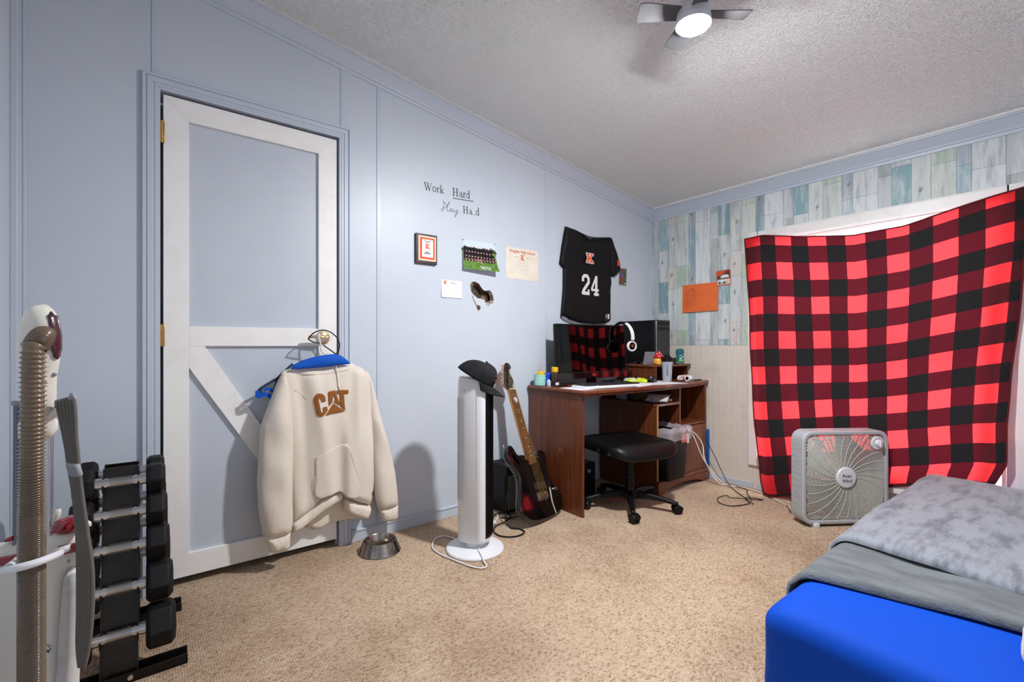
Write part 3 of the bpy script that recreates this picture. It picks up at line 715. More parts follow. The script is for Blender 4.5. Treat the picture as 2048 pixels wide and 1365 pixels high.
for x in (.075, S-.075):
    g = G().box(x-.014, x+.014, -.004, .02, -.100, .012, MB); obj('foot', g, white_pl, bf, bevel=.003)

# ------------------------------------------------------------------ desk
dk = thing('computer_desk', 'dark cherry laminate computer desk with hutch shelf against the blue wall', 'desk', (2.6, 2.1, 0))
DT = .738
top = [(1.958, 2.352), (1.958, 1.842), (2.06, 1.826), (2.25, 1.808), (2.5, 1.798), (2.75, 1.802), (3.0, 1.818), (3.2, 1.838), (3.312, 1.85), (3.312, 2.352)]
g = G().prism(top, DT-.022, DT); obj('desktop', g, cherry_x, dk, bevel=.006)
g = G().prism([(a+(.012 if a < 2 else -.012 if a > 3.3 else 0), b+(.012 if b < 2 else 0)) for a, b in top], DT-.036, DT-.022); obj('edge_moulding', g, cherry_x, dk, bevel=.005)
g = G().box(1.972, 1.990, 1.872, 2.348, .0, DT-.036); obj('side_panel', g, cherry, dk, bevel=.0015)
g = G()
for i in range(16):
    a_, b_ = random.uniform(-2.09, -2.04), random.uniform(.335, .372); g.ribbon([(a_, b_), (a_+random.uniform(.004, .012), b_+random.uniform(.0, .006))], .0009, .0003, onB(1.9718))
obj('scratches', g, M('scratch', (205, 170, 140), .7), dk)
g = G().box(3.262, 3.280, 1.852, 2.348, .0, DT-.036); obj('side_panel', g, cherry, dk, bevel=.0015)
g = G().box(2.664, 2.680, 1.853, 2.348, .0, .588); obj('cabinet_side', g, cherry, dk, bevel=.001)
g = G().box(2.6642, 2.6798, 1.8505, 1.8532, .03, .588); obj('raw_edge', g, raw_wood, dk, label='bare chipboard edge where the trim is missing')
g = G().box(2.660, 2.930, 1.851, 2.348, .588, .604); obj('shelf', g, cherry_x, dk, bevel=.002)
g = G().box(2.930, 2.946, 1.853, 2.348, .075, DT-.036); obj('divider', g, cherry, dk, bevel=.001)
g = G().box(2.68, 3.262, 1.853, 2.348, .060, .076); obj('floor_shelf', g, cherry_x, dk, bevel=.001)
g = G().box(2.946, 3.262, 1.856, 2.348, .425, .441); obj('shelf', g, cherry_x, dk, bevel=.001)
g = G().box(2.68, 3.262, 2.340, 2.348, .076, DT-.036); obj('back_panel', g, cherry, dk)
g = G().box(2.950, 3.258, 1.842, 1.856, .090, .422); dd_ = obj('cabinet_door', g, cherry, dk, bevel=.002)
ring = G(); ring_prism(ring, rrect(2.965, 3.243, .105, .408, .004, 2), rrect(2.985, 3.223, .125, .388, .004, 2), 1.8405, 1.8425, frame((0, 0, 0), (1, 0, 0), (0, 0, 1), (0, 1, 0))); obj('door_moulding', ring, cherry, dd_, bevel=.001)
g = G().tube([(3.02, 1.842, .372), (3.022, 1.826, .366), (3.045, 1.822, .352), (3.062, 1.842, .345)], .003, 8, smooth=4); obj('pull_handle', g, M('aged_bronze', (60, 48, 38), .4, .8), dd_)
# arched skirt
sk = [(2.66, .002), (2.715, .002), (2.735, .014), (2.80, .030), (2.90, .040), (3.02, .040), (3.12, .030), (3.19, .012), (3.22, .002), (3.285, .002), (3.285, .078), (2.66, .078)]
g = G().prism(sk, 0, .018, onA(1.853)); obj('arched_skirt', g, cherry_x, dk, bevel=.002)
g = G().box(2.652, 3.290, 1.826, 1.853, .078, .092); obj('base_moulding', g, cherry_x, dk, bevel=.005)
# hutch riser
g = G().box(2.868, 2.884, 2.004, 2.35, DT, .842); obj('riser_side', g, cherry, dk, bevel=.001)
g = G().box(3.272, 3.288, 2.004, 2.35, DT, .842); obj('riser_side', g, cherry, dk, bevel=.001)
g = G().prism([(2.852, 2.352), (2.852, 2.012), (2.95, 1.992), (3.1, 1.984), (3.305, 1.99), (3.305, 2.352)], .842, .858); obj('riser_top', g, cherry_x, dk, bevel=.005)
g = G().box(2.884, 3.272, 2.33, 2.345, DT, .842); obj('riser_back', g, cherry, dk)

# ------------------------------------------------------------------ monitor, keyboard, mouse, headset, tower
mn = thing('computer_monitor', 'wide black computer monitor on the desk, mirroring the red plaid', 'monitor', (2.372, 2.17, DT))
MM = frame((2.372, 2.150, .79), (.9907, -.1357, 0), (0, 0, 1), (-.1357, -.9907, 0)) @ Matrix.Rotation(rad(-3), 4, 'X')
g = G().prism(rrect(-.306, .306, 0, .352, .008, 3), -.022, 0, MM); g.prism(rrect(-.24, .24, .05, .30, .02, 3), -.05, -.022, MM); case = obj('case', g, black_pl, mn, bevel=.002)
g = G().prism(rrect(-.294, .294, .034, .341, .002, 2), 0, .0012, MM); obj('screen', g, screen, mn)
g = G().prism(rrect(-.306, .306, -.012, .030, .006, 3), 0, .008, MM); obj('lower_bezel', g, black_gl, mn, bevel=.002)
g = G().prism(rrect(-.012, .012, .006, .013, .002, 2), .008, .009, MM); obj('logo_badge', g, chrome, mn)
g = G().prism(rrect(-.035, .035, -.045, .05, .008, 3), -.035, -.012, MM); obj('stand_neck', g, black_gl, mn)
g = G().prism(rrect(2.23, 2.51, 2.03, 2.23, .05, 6), DT, DT+.010); obj('stand_base', g, black_gl, mn, bevel=.003)
kbm = Matrix.Translation((2.255, 1.925, DT+.002)) @ Matrix.Rotation(rad(-9), 4, 'Z')
kb = thing('keyboard', 'white based gaming keyboard with black keys in front of the monitor', 'keyboard', (2.255, 1.925, DT+.002), rad(-9))
g = G().prism(rrect(-.225, .225, -.072, .078, .012, 4), 0, .014, kbm); obj('base', g, white_pl, kb, bevel=.002)
g = G().prism(rrect(-.218, .218, -.066, .072, .008, 4), .014, .016, kbm); obj('key_plate', g, M('key_plate', (210, 214, 218), .4), kb)
keym = M('keycap', (26, 26, 30), .5)
g = G().add([(-.008, -.008, 0), (.008, -.008, 0), (.008, .008, 0), (-.008, .008, 0), (-.006, -.005, .008), (.006, -.005, .008), (.006, .007, .009), (-.006, .007, .009)], [(0, 3, 2, 1), (4, 5, 6, 7), (0, 1, 5, 4), (1, 2, 6, 5), (2, 3, 7, 6), (3, 0, 4, 7)], kbm @ Matrix.Translation((-.205, -.052, .016)))
k0 = obj('keycap', g, keym, kb, bevel=.0008)
for r in range(5):
    for c in range(20):
        if r == 0 and 4 <= c <= 8 or (c == 15 and r > 1): continue
        if r == c == 0: continue
        k1 = k0.copy(); COL.objects.link(k1); k1.location = (c*.0215, r*.027, 0)
g = G().box(-.120+.004, .0-.016, -.008, .008, .016, .024, kbm @ Matrix.Translation((.004, -.052, 0))); obj('space_bar', g, keym, kb, bevel=.001)
msh = Matrix.Translation((2.81, 1.995, DT+.002)) @ Matrix.Rotation(rad(25), 4, 'Z')
ms = thing('computer_mouse', 'black glossy computer mouse on the paper at the desk middle', 'mouse', (2.81, 1.995, DT))
g = G(); g.grid(lambda a, b: msh @ Vector(((a-.5)*.125, (b-.5)*.066*math.sin(pi*min(1, max(0, .12+.76*a)))**.4*1.0, .038*max(0, (math.sin(pi*min(1, a*.92+.06))**.6))*max(0, 1-(2*b-1)**4)**.7)), 22, 16)
g.grid(lambda a, b: msh @ Vector(((a-.5)*.125, (b-.5)*.066*math.sin(pi*min(1, max(0, .12+.76*a)))**.4*1.0, 0)), 22, 16)
obj('shell', g, black_gl, ms, angle=180)
g = G().cyl(msh @ Vector((-.032, -.004, .030)), msh @ Vector((-.032, .004, .030)), .009); obj('scroll_wheel', g, grey_pl, ms)
g = G().prism(rrect(-.2, .2, -.14, .14, .004, 2), DT+.0003, DT+.0014, Matrix.Translation((2.74, 1.955, 0)) @ Matrix.Rotation(rad(-14), 4, 'Z')); 
g.prism(rrect(-.15, .12, -.10, .10, .004, 2), DT+.0014, DT+.0022, Matrix.Translation((2.55, 1.93, 0)) @ Matrix.Rotation(rad(8), 4, 'Z'))
solo('paper_sheet', g, M('white_paper', (226, 226, 232), .7), 'white sheet of paper lying on the desk under the mouse', 'paper')
g = G().prism(rrect(-.2, .2, -.10, .08, .004, 2), 0, .0012, Matrix.Translation((2.17, 1.98, DT+.0003))); solo('white_paper_pad', g, bpy.data.materials['white_paper'], 'white paper lying under the left end of the keyboard', 'paper')
# game controller lime / white
gcm = Matrix.Translation((2.665, 2.045, DT+.012)) @ Matrix.Rotation(rad(-10), 4, 'Z')
gc = thing('game_controller', 'lime green and white game controller behind the keyboard', 'game controller', (2.665, 2.045, DT))
ctl = [(-.075, -.045), (-.062, -.052), (-.045, -.03), (-.02, -.018), (.02, -.018), (.045, -.03), (.062, -.052), (.075, -.045), (.076, -.01), (.062, .03), (.04, .042), (-.04, .042), (-.062, .03), (-.076, -.01)]
obj('shell', pillow(ctl, .009, .02, .022, .012, mt=gcm, sm=3), M('controller_shell', (214, 222, 205), .4, noise=(16, (190, 205, 40), .48, .52)), gc, angle=180)
for sx in (-1, 1):
    g = G().ball((0, 0, 0), .022, 12, (1, 1.3, .75), gcm @ Matrix.Translation((sx*.060, -.04, .002))); obj('grip', g, M('lime_plastic', (205, 222, 30), .4) if sx < 0 else bpy.data.materials['lime_plastic'], gc, angle=180)
for (a, b) in ((-.035, .012), (.018, -.006)):
    g = G().lathe([(.010, 0), (.006, .004), (.006, .010), (.011, .014), (.008, .017), (0, .015)], 16, gcm @ Matrix.Translation((a, b, .020))); obj('thumbstick', g, black_pl, gc)
# dark headset/cable clump behind keyboard
g = G()
random.seed(5)
g.tube([(2.42+.075*math.cos(t)+random.uniform(-.012, .012), 2.035+.03*math.sin(t*1.0)+random.uniform(-.01, .01), DT+.010+.018*abs(math.sin(t*1.7))) for t in [i*.7 for i in range(30)]], .0035, 6, smooth=4)
solo('coiled_cable', g, black_pl, 'black cable coiled on the desk between monitor and keyboard', 'cable')
# PC tower
pc = thing('computer_tower', 'black computer tower standing on the desk shelf in the corner', 'computer tower', (3.02, 2.19, .858))
g = G().box(2.932, 3.108, 2.062, 2.345, .872, 1.186); obj('case', g, black_pl, pc, bevel=.003)
g = G().box(2.930, 3.112, 2.048, 2.062, .870, 1.188); fp = obj('front_panel', g, M('tower_front', (24, 25, 28), .35), pc, bevel=.004)
g = G().box(2.935, 2.941, 2.0455, 2.0485, .88, 1.18); obj('gloss_strip', g, chrome, fp, bevel=.001)
g = G()
for z in (1.11, 1.15): g.box(2.96, 3.10, 2.0462, 2.0485, z, z+.025)
obj('drive_bay', g, black_pl, fp, bevel=.001)
g = G().tube([(3.112, 2.10, 1.06), (3.135, 2.095, 1.065), (3.145, 2.09, 1.09), (3.14, 2.09, 1.12), (3.12, 2.09, 1.125), (3.112, 2.09, 1.12)], .003, 6, smooth=4); obj('cable_loop', g, black_pl, pc)
for (a, b) in ((2.955, 2.08), (3.09, 2.08), (2.955, 2.32), (3.09, 2.32)):
    g = G().cyl((a, b, .858), (a, b, .872), .014); obj('foot', g, black_rub, pc)
# headset hung over the monitor corner
hs = thing('gaming_headset', 'black and white gaming headset hung over the upper right corner of the monitor', 'headset', (2.605, 2.115, .98))
hsm = frame((2.612, 2.105, 1.03), (.17, -.985, 0), (0, 0, 1), (-.985, -.17, 0))
g = G().tube([hsm @ Vector((.078*math.cos(t), .02+.108*math.sin(t), 0)) for t in [pi*i/28 for i in range(29)]], .0105, 10); obj('headband', g, black_pl, hs)
g = G()
for w_ in (-.010, .010): g.tube([hsm @ Vector((.087*math.cos(t), .02+.112*math.sin(t), w_)) for t in [pi*(.36-.40*i/14) for i in range(15)]], .0075, 10)
obj('yoke', g, white_pl, hs, label='white headband arm')
for sx in (-1, 1):
    cm = hsm @ Matrix.Translation((sx*.074, -.036, 0)) @ Matrix.Rotation(sx*(pi/2-.25), 4, 'Y')
    g = G().lathe([(.020, -.028), (.036, -.024), (.040, -.012), (.040, -.004), (.034, 0)], 28, cm); obj('ear_cushion', g, black_rub, hs, angle=60)
    g = G(); ring_prism(g, [(.044*math.cos(t), .036*math.sin(t)) for t in [2*pi*i/24 for i in range(24)]], [(.033*math.cos(t), .026*math.sin(t)) for t in [2*pi*i/24 for i in range(24)]], -.002, .014, cm); obj('ear_cup', g, white_pl if sx > 0 else black_pl, hs, bevel=.003)
    g = G().lathe([(.034, 0), (.032, .010), (0, .012)], 24, cm); ep = obj('cup_plate', g, black_gl, hs)
    if sx > 0:
        g = G(); text_g(g, 'III', .016, cm @ Matrix.Translation((0, 0, .0125))); obj('cup_mark', g, M('lime_print', (150, 215, 60), .5), ep)

# ------------------------------------------------------------------ small things on the desk
def lathe_thing(name, prof, c, mat, label, cat, parent=None, n=28, **k):
    g = G().lathe(prof, n, Matrix.Translation(c))
    if parent is not None: return obj(name, g, mat, parent, **k)
    return solo(name, g, mat, label, cat, **k)
jar = thing('candle_cup', 'pale teal marbled cup at the left end of the desk', 'cup', (2.003, 2.278, DT))
lathe_thing('cup', [(.030, 0), (.037, .003), (.039, .072), (.036, .072), (.033, .01), (0, .008)], (2.003, 2.278, DT), M('teal_marble', (140, 204, 200), .5, noise=(22, (176, 218, 196), .42, .6), stretch=(1, 1, 3)), 0, 0, jar)
g = G().box(-.024, .024, -.016, .016, .045, .092, Matrix.Translation((2.006, 2.278, DT)) @ Matrix.Rotation(.2, 4, 'Z') @ Matrix.Rotation(.08, 4, 'Y')); solo('small_yellow_box', g, M('yellow_card', (236, 204, 40), .5), 'small yellow box sticking out of the teal cup', 'box', bevel=.002)
pn = thing('pencil', 'pink pencil standing in the teal cup', 'pencil', (2.02, 2.30, DT+.04))
g = G().cyl((2.014, 2.296, DT+.02), (2.040, 2.304, DT+.135), .0032, n=6); obj('shaft', g, M('pink_paint', (222, 130, 140), .5), pn)
g = G().cyl((2.040, 2.304, DT+.135), (2.0425, 2.3045, DT+.146), .0034, n=8); obj('eraser', g, M('eraser', (240, 150, 150), .8), pn)
br = thing('brown_bottle', 'brown bottle with a yellow cap beside the monitor', 'bottle', (2.068, 2.205, DT))
lathe_thing('bottle', [(.020, 0), (.022, .003), (.022, .082), (.018, .09), (0, .09)], (2.068, 2.205, DT), M('amber', (58, 30, 16), .2, coat=.5), 0, 0, br)
lathe_thing('cap', [(.0205, .09), (.0215, .093), (.0215, .118), (.019, .121), (0, .121)], (2.068, 2.205, DT), M('yellow_cap', (232, 184, 20), .4), 0, 0, br)
g = G().box(2.053, 2.083, 2.1825, 2.1835, DT+.008, DT+.022); obj('label', g, white_pl, br)
bk = thing('blue_tape_dispenser', 'bright blue spool holder between the teal cup and brown bottle', 'spool holder', (2.05, 2.262, DT))
g = G().cyl((2.044, 2.280, DT+.038), (2.062, 2.245, DT+.038), .026, n=20); g.box(2.035, 2.070, 2.245, 2.275, DT, DT+.03); obj('holder', g, M('royal_plastic', (20, 60, 190), .35), bk, bevel=.002)
g = G().cyl((2.036, 2.262, DT+.066), (2.068, 2.252, DT+.072), .014, n=14); obj('clip', g, bpy.data.materials['royal_plastic'], bk)
lathe_thing('glass_vial', [(.013, 0), (.014, .003), (.014, .03), (.008, .036), (.008, .042), (0, .042)], (2.030, 2.222, DT), M('pale_vial', (190, 205, 235), .1, coat=.3), 'small pale blue vial in front of the blue spool holder', 'vial')
g = G().box(2.02, 2.12, 2.135, 2.175, DT+.0015, DT+.010, None); solo('black_phone', g, black_gl, 'small flat black gadget at the left desk edge behind the paper', 'gadget', bevel=.002)
# mushroom figure
mu = thing('mushroom_figurine', 'orange mushroom house figurine with a white spotted red cap', 'figurine', (2.925, 2.022, .858))
MC = Vector((2.925, 2.022, .858))
lathe_thing('body', [(.026, 0), (.033, .006), (.036, .022), (.030, .044), (.020, .055), (0, .058)], MC, M('orange_ceramic', (232, 166, 60), .25, coat=.4), 0, 0, mu, angle=80)
g = G().lathe([(.012, .046), (.033, .050), (.036, .058), (.030, .070), (.016, .086), (.006, .098), (0, .100)], 28, Matrix.Translation(MC)); cap_ = obj('red_cap', g, M('red_ceramic', (196, 20, 30), .22, coat=.4), mu, angle=80)
for (a, b) in ((-2.2, .062), (-1.5, .078), (-1.0, .060), (-.4, .07), (-2.9, .08), (-1.9, .090)):
    r = .0335-(b-.058)*.62; g = G().ball((MC.x+r*math.cos(a), MC.y+r*math.sin(a), MC.z+b), .0048, 6); obj('white_spot', g, white_pl, cap_, angle=180)
g = G().prism([(-.009, 0), (.009, 0), (.009, .02), (.005, .028), (-.005, .028), (-.009, .02)], 0, .003, frame((MC.x+.006, MC.y-.0355, MC.z+.004), (1, 0, 0), (0, 0, 1), (0, -1, 0))); obj('door', g, M('brown_ceramic', (92, 52, 30), .4), mu)
# zip bag
bagm = thin_clear('zip_film', (.95, .95, .97, 1), .13, .15)
g = G(); zb = frame((2.885, 2.068, .858), (.8, -.6, 0), (.0, .0, 1), (-.6, -.8, 0))
g.grid(lambda a, b: zb @ Vector(((a-.5)*.10*(1-.25*b), b*.095, .012*math.sin(pi*a)*math.sin(pi*min(1, b*1.2+.15))+.012*b+.003*mnoise.noise(Vector((a*9, b*9, 1))))), 14, 14)
g.grid(lambda a, b: zb @ Vector(((a-.5)*.10*(1-.25*b), b*.095, -.010*math.sin(pi*a)*math.sin(pi*min(1, b*1.2+.1))+.012*b)), 14, 14)
zp = solo('zip_bag', g, bagm, 'clear zip bag with small beads behind the mushroom figurine', 'plastic bag', angle=180)
g = G()
for i in range(26): g.ball(zb @ Vector((random.uniform(-.032, .032), .006+random.uniform(0, .022), random.uniform(-.003, .004))), .0045, 4)
b_ = solo('bead_pile', g, M('bead_mix', (190, 70, 100), .3, noise=(90, (90, 70, 130), .45, .55)), 'small pink and purple beads inside the clear zip bag', 'beads', angle=180); b_['kind'] = 'stuff'
# shaker bottle
sh = thing('shaker_bottle', 'clear shaker bottle with a black lid at the front of the desk', 'shaker bottle', (2.945, 1.962, DT))
SB = Vector((2.945, 1.962, DT))
frost = thin_clear('frosted_plastic', (.90, .92, .95, 1), .42, .35, (215, 220, 228))
lathe_thing('cup', [(.029, 0), (.032, .004), (.036, .10), (.040, .150), (.0385, .150), (.0345, .10), (.030, .007), (0, .006)], SB, frost, 0, 0, sh, angle=60)
lathe_thing('lid', [(.042, .145), (.043, .150), (.043, .166), (.036, .170), (.030, .178), (.0, .180)], SB, black_pl, 0, 0, sh)
g = G().cyl(SB+Vector((-.006, 0, .178)), SB+Vector((-.006, 0, .196)), .013, n=16); g.tube([SB+Vector(p) for p in [(.004, 0, .194), (.026, 0, .193), (.034, 0, .178)]], .004, 8, smooth=4); obj('flip_cap', g, black_pl, sh)
g = G()
dv = Vector((-.83, -.56, 0)).normalized()
fm = frame(SB+dv*.0355+Vector((0, 0, .08)), (0, 0, -1), (dv.y*-1, dv.x, 0), dv) 
text_g(g, 'COURSE', .022, frame(SB+dv*.0385+Vector((0, 0, .085)), (0, 0, -1), Vector((0, 0, 1)).cross(dv)*1.0, dv), sx=1.0)
obj('cup_lettering', g, M('shaker_print', (70, 74, 84), .5), sh)
g = G()
for i in range(8):
    z = .03+i*.014; g.ribbon([(.008, z), (.016 if i % 2 else .021, z)], .0015, .0004, frame(SB+Vector((.02, -.0345, 0)), (.9, .44, 0), (0, 0, 1), (.44, -.9, 0)))
obj('measure_marks', g, bpy.data.materials['shaker_print'], sh)
# deodorant
dm = Matrix.Translation((3.215, 2.03, .858)) @ Matrix.Rotation(rad(-28), 4, 'Z')
de = thing('deodorant_stick', 'teal deodorant stick at the right end of the desk shelf', 'deodorant', (3.215, 2.03, .858))
g = G()
def oval(w, d, z0, z1, w2=None, d2=None):
    n = 28; w2 = w2 or w; d2 = d2 or d
    vs = [(w*math.cos(2*pi*i/n), d*math.sin(2*pi*i/n), z0) for i in range(n)]+[(w2*math.cos(2*pi*i/n), d2*math.sin(2*pi*i/n), z1) for i in range(n)]
    g.add(vs, [(i, (i+1) % n, n+(i+1) % n, n+i) for i in range(n)]+[tuple(range(n))[::-1], tuple(range(n, 2*n))], dm)
oval(.033, .016, 0, .010); oval(.029, .0145, .010, .075); obj('body', g, M('teal_plastic', (10, 104, 112), .3), de, bevel=.001)
g = G(); oval(.033, .0165, .075, .100); oval(.033, .0165, .100, .116, .024, .011); obj('cap', g, M('teal_cap', (18, 92, 100), .3), de, bevel=.001)
g = G(); dl = dm @ frame((0, -.0148, 0), (1, 0, 0), (0, 0, 1), (0, -1, 0)); g.ribbon([(-.010, .046), (-.002, .038), (.013, .056)], .005, .0006, dl); obj('tick_mark', g, white_pl, de)
g = G().prism(rrect(-.018, .018, .020, .034, .004, 3), 0, .0005, dl); obj('green_label', g, M('lime_label', (120, 196, 40), .4), de)
g = G(); text_g(g, 'men', .012, dl @ Matrix.Translation((0, .064, 0))); obj('label_lettering', g, white_pl, de)
# odds and ends right of the shaker
rc = thing('red_tube', 'red and white tube lying on the desk under the shelf', 'tube', (3.13, 1.94, DT))
g = G().cyl((3.05, 1.925, DT+.022), (3.21, 1.965, DT+.022), .021, .019); obj('body', g, M('red_print', (190, 24, 34), .3, noise=(26, (228, 224, 222), .46, .5)), rc)
g = G().cyl((3.21, 1.965, DT+.022), (3.245, 1.974, DT+.022), .017, .012); obj('cap', g, red_pl, rc)
rw = thing('white_roll', 'short white roll of tape in front of the red tube', 'roll', (3.11, 1.90, DT))
g = G(); g.lathe([(.012, 0), (.021, 0), (.021, .035), (.012, .035), (.012, 0)], 24, frame((3.10, 1.895, DT+.021), (0, 0, 1), (.25, .97, 0), (.97, -.25, 0)).to_3x3().to_4x4() if False else Matrix.Translation((3.09, 1.893, DT+.021)) @ Matrix.Rotation(pi/2, 4, 'Y')); obj('roll', g, white_pl, rw)
g = G()
for i in range(10):
    x = 2.99+i*.018; g.cyl((x, 1.90+random.uniform(-.02, .02), DT+.006), (x+.02, 1.915+random.uniform(-.02, .02), DT+.008), .005, n=6)
solo('beaded_bracelet', g, M('brown_beads', (104, 44, 30), .4, noise=(70, (30, 24, 24), .45, .6)), 'string of brown beads beside the shaker bottle', 'bracelet')
pe = thing('pen', 'black pen at the right front edge of the desk', 'pen', (3.2, 1.885, DT)); g = G().cyl((3.15, 1.872, DT+.005), (3.27, 1.89, DT+.005), .0045, n=8); obj('barrel', g, black_pl, pe); g = G().cyl((3.27, 1.89, DT+.005), (3.285, 1.892, DT+.005), .004, .001, n=8); obj('tip', g, steel, pe)
g = G().tube([(3.16, 2.04, .866), (3.13, 2.02, .870), (3.16, 2.0, .866), (3.19, 2.02, .864), (3.17, 2.05, .864), (3.12, 2.03, .866), (3.10, 2.01, .864)], .0035, 6, smooth=5); solo('tan_cord', g, M('tan_cord', (178, 140, 104), .8), 'tan cord bundle beside the deodorant on the desk shelf', 'cord')
g = G().box(3.118, 3.15, 2.02, 2.055, .858, .905); g.box(3.122, 3.165, 2.012, 2.03, .858, .872); solo('usb_adapter', g, black_pl, 'small black adapter beside the front of the computer tower', 'adapter', bevel=.002)
g = G().cyl((2.915, 2.0, .872), (2.985, 1.995, .872), .012, n=14); solo('black_marker', g, black_pl, 'short black cylinder beside the mushroom figurine on the shelf', 'marker')
# things on the lower shelf
g = slab(2.70, 2.80, 2.0, 2.12, .604, .70, .04, 6, .03, 2); solo('brown_rock', g, M('brown_stone', (96, 70, 44), .9, noise=(24, (62, 44, 28), .4, .6), bump=(40, .6, .01)), 'rough brown rock on the lower desk shelf', 'rock', angle=180)
g = slab(2.70, 2.90, 1.875, 1.99, .604, .632, .012, 6, .006, 5); solo('plastic_wrapped_pack', g, M('dark_wrap', (70, 52, 52), .15, noise=(40, (196, 190, 190), .5, .62), coat=.6), 'plastic wrapped snack pack under the magazine on the shelf', 'pack', angle=180)
g = G(); mg = Matrix.Translation((2.79, 1.92, .636)) @ Matrix.Rotation(rad(24), 4, 'Z') @ Matrix.Rotation(rad(-9), 4, 'Y')
g.grid(lambda a, b: mg @ Vector(((a-.5)*.21, (b-.5)*.14, .014*math.sin(a*pi*1.2)+.006)), 12, 6); g.grid(lambda a, b: mg @ Vector(((a-.5)*.21, (b-.5)*.14, .014*math.sin(a*pi*1.2)+.001)), 12, 6)
solo('magazine', g, M('newsprint', (206, 206, 204), .6, noise=(30, (130, 130, 134), .55, .62)), 'curled grey magazine on top of the snack pack', 'magazine', angle=180)
g = slab(2.70, 2.76, 2.15, 2.24, .604, .68, .02, 5, .01, 7); solo('pale_cloth_ball', g, M('pale_cloth', (150, 152, 158), .9), 'pale crumpled cloth at the back of the lower shelf', 'cloth', angle=180)

# ------------------------------------------------------------------ rubbish bin in the bay
bn = thing('trash_can', 'black trash can standing in the open bay of the desk', 'trash can', (2.80, 1.90, .0))
def tapered(g, x0, x1, y0, y1, z0, z1, t, r=.02):
    a = rrect(x0+t, x1-t, y0+t, y1-t, r, 4); b = rrect(x0, x1, y0, y1, r, 4); n = len(a)
    g.add([(p[0], p[1], z0) for p in a]+[(p[0], p[1], z1) for p in b], [(i, (i+1) % n, n+(i+1) % n, n+i) for i in range(n)]+[tuple(range(n))[::-1]])
    c = rrect(x0+.005, x1-.005, y0+.005, y1-.005, r, 4); d = rrect(x0+t+.005, x1-t-.005, y0+t+.005, y1-t-.005, r, 4)
    g.add([(p[0], p[1], z1) for p in b]+[(p[0], p[1], z1) for p in c]+[(p[0], p[1], z0+.01) for p in d], [(i, (i+1) % n, n+(i+1) % n, n+i) for i in range(n)]+[(n+i, n+(i+1) % n, 2*n+(i+1) % n, 2*n+i) for i in range(n)]+[tuple(range(2*n, 3*n))])
g = G(); tapered(g, 2.688, 2.925, 1.775, 2.08, .094, .415, .018); obj('bin', g, black_pl, bn, bevel=.002)
g = G().prism(rrect(2.83, 2.895, .34, .40, .003, 2), 0, .001, onA(1.775)); lb = obj('warning_label', g, M('red_sticker', (200, 40, 34), .5, noise=(120, (235, 225, 220), .55, .58)), bn)
g = G().prism(rrect(2.897, 2.92, .33, .40, .003, 2), 0, .001, onA(1.775)); obj('barcode_label', g, white_pl, bn)
film = thin_clear('bin_liner_film', (.94, .92, .94, 1), .38, .15, (232, 222, 228))
def liner(a, b):
    t = 2*pi*a; c = Vector((2.806, 1.925)); ux, uy = math.cos(t), math.sin(t)
    k = 1/max(abs(ux)/.122, abs(uy)/.156)
    w = mnoise.noise(Vector((ux*4, uy*4, b*2)))
    if b < .35: q = b/.35; r = k*(.80+.20*q); z = .30+.15*q+.02*w*q
    else: q = (b-.35)/.65; r = k*1.0+(.012+.016*w)*math.sin(pi*q)+.012*q; z = .45+.022*math.sin(pi*q)-.085*q+.02*w
    x, y = c.x+ux*r, c.y+uy*r
    return (min(max(x, 2.684), 2.96 if y < 1.84 else 2.927), y, z)
g = G().grid(liner, 60, 12); solo('bin_liner', g, film, 'clear and pink bin liner folded over the rim of the trash can', 'bin liner', angle=180)

# ------------------------------------------------------------------ office chair
CH = Vector((2.35, 1.83, 0))
ch = thing('office_chair', 'black backless office chair with a padded vinyl seat tucked under the desk', 'office chair', CH)
sm_ = Matrix.Translation((CH.x, CH.y+.02, .385)) @ Matrix.Rotation(rad(-12), 4, 'Z')
g = G()
def seat(a, b):     # wraps a cushion
    th = 2*pi*a; ph = -pi/2+pi*b
    e = .42; sg = lambda v, p: math.copysign(abs(v)**p, v)
    x = .245*sg(math.cos(th), e)*sg(math.cos(ph), .30); y = .235*sg(math.sin(th), e)*sg(math.cos(ph), .30); z = .042*sg(math.sin(ph), .7)
    z += (.012*math.exp(-(x*x+y*y)/.03)*-1+.006*mnoise.noise(Vector((x*9, y*9, 2)))) if b > .5 else 0
    z -= .035*max(0, (-y-.15)/.085)**2
    return sm_ @ Vector((x, y, z))
g.grid(seat, 64, 28); obj('seat_cushion', g, leather, ch, angle=180)
g = G().tube([sm_ @ Vector((.235*math.copysign(abs(math.cos(t))**.42, math.cos(t)), .225*math.copysign(abs(math.sin(t))**.42, math.sin(t)), -.024-.035*max(0, (-.225*math.copysign(abs(math.sin(t))**.42, math.sin(t))-.15)/.085)**2)) for t in [2*pi*i/80 for i in range(80)]], .004, 6, closed=True); obj('piping', g, leather, ch)
for (a, b) in ((-.243, -.03), (-.243, -.13)):
    g = G().lathe([(.012, 0), (.012, .003), (.006, .004), (0, .004)], 12, sm_ @ Matrix.Translation((a, b, -.012)) @ Matrix.Rotation(-pi/2, 4, 'Y')); obj('bolt_socket', g, chrome, ch)
g = G().prism(rrect(-.09, .09, -.11, .10, .02, 4), -.078, -.040, sm_); g.prism(rrect(-.05, .05, -.06, .06, .02, 4), -.10, -.078, sm_); obj('tilt_mechanism', g, black_metal, ch, bevel=.004)
g = G().tube([sm_ @ Vector(p) for p in [(.06, -.02, -.065), (.17, -.06, -.068), (.20, -.09, -.075)]], .005, 8, smooth=4); g.tube([sm_ @ Vector(p) for p in [(.185, -.075, -.070), (.225, -.12, -.085)]], .011, 10); obj('height_lever', g, black_pl, ch)
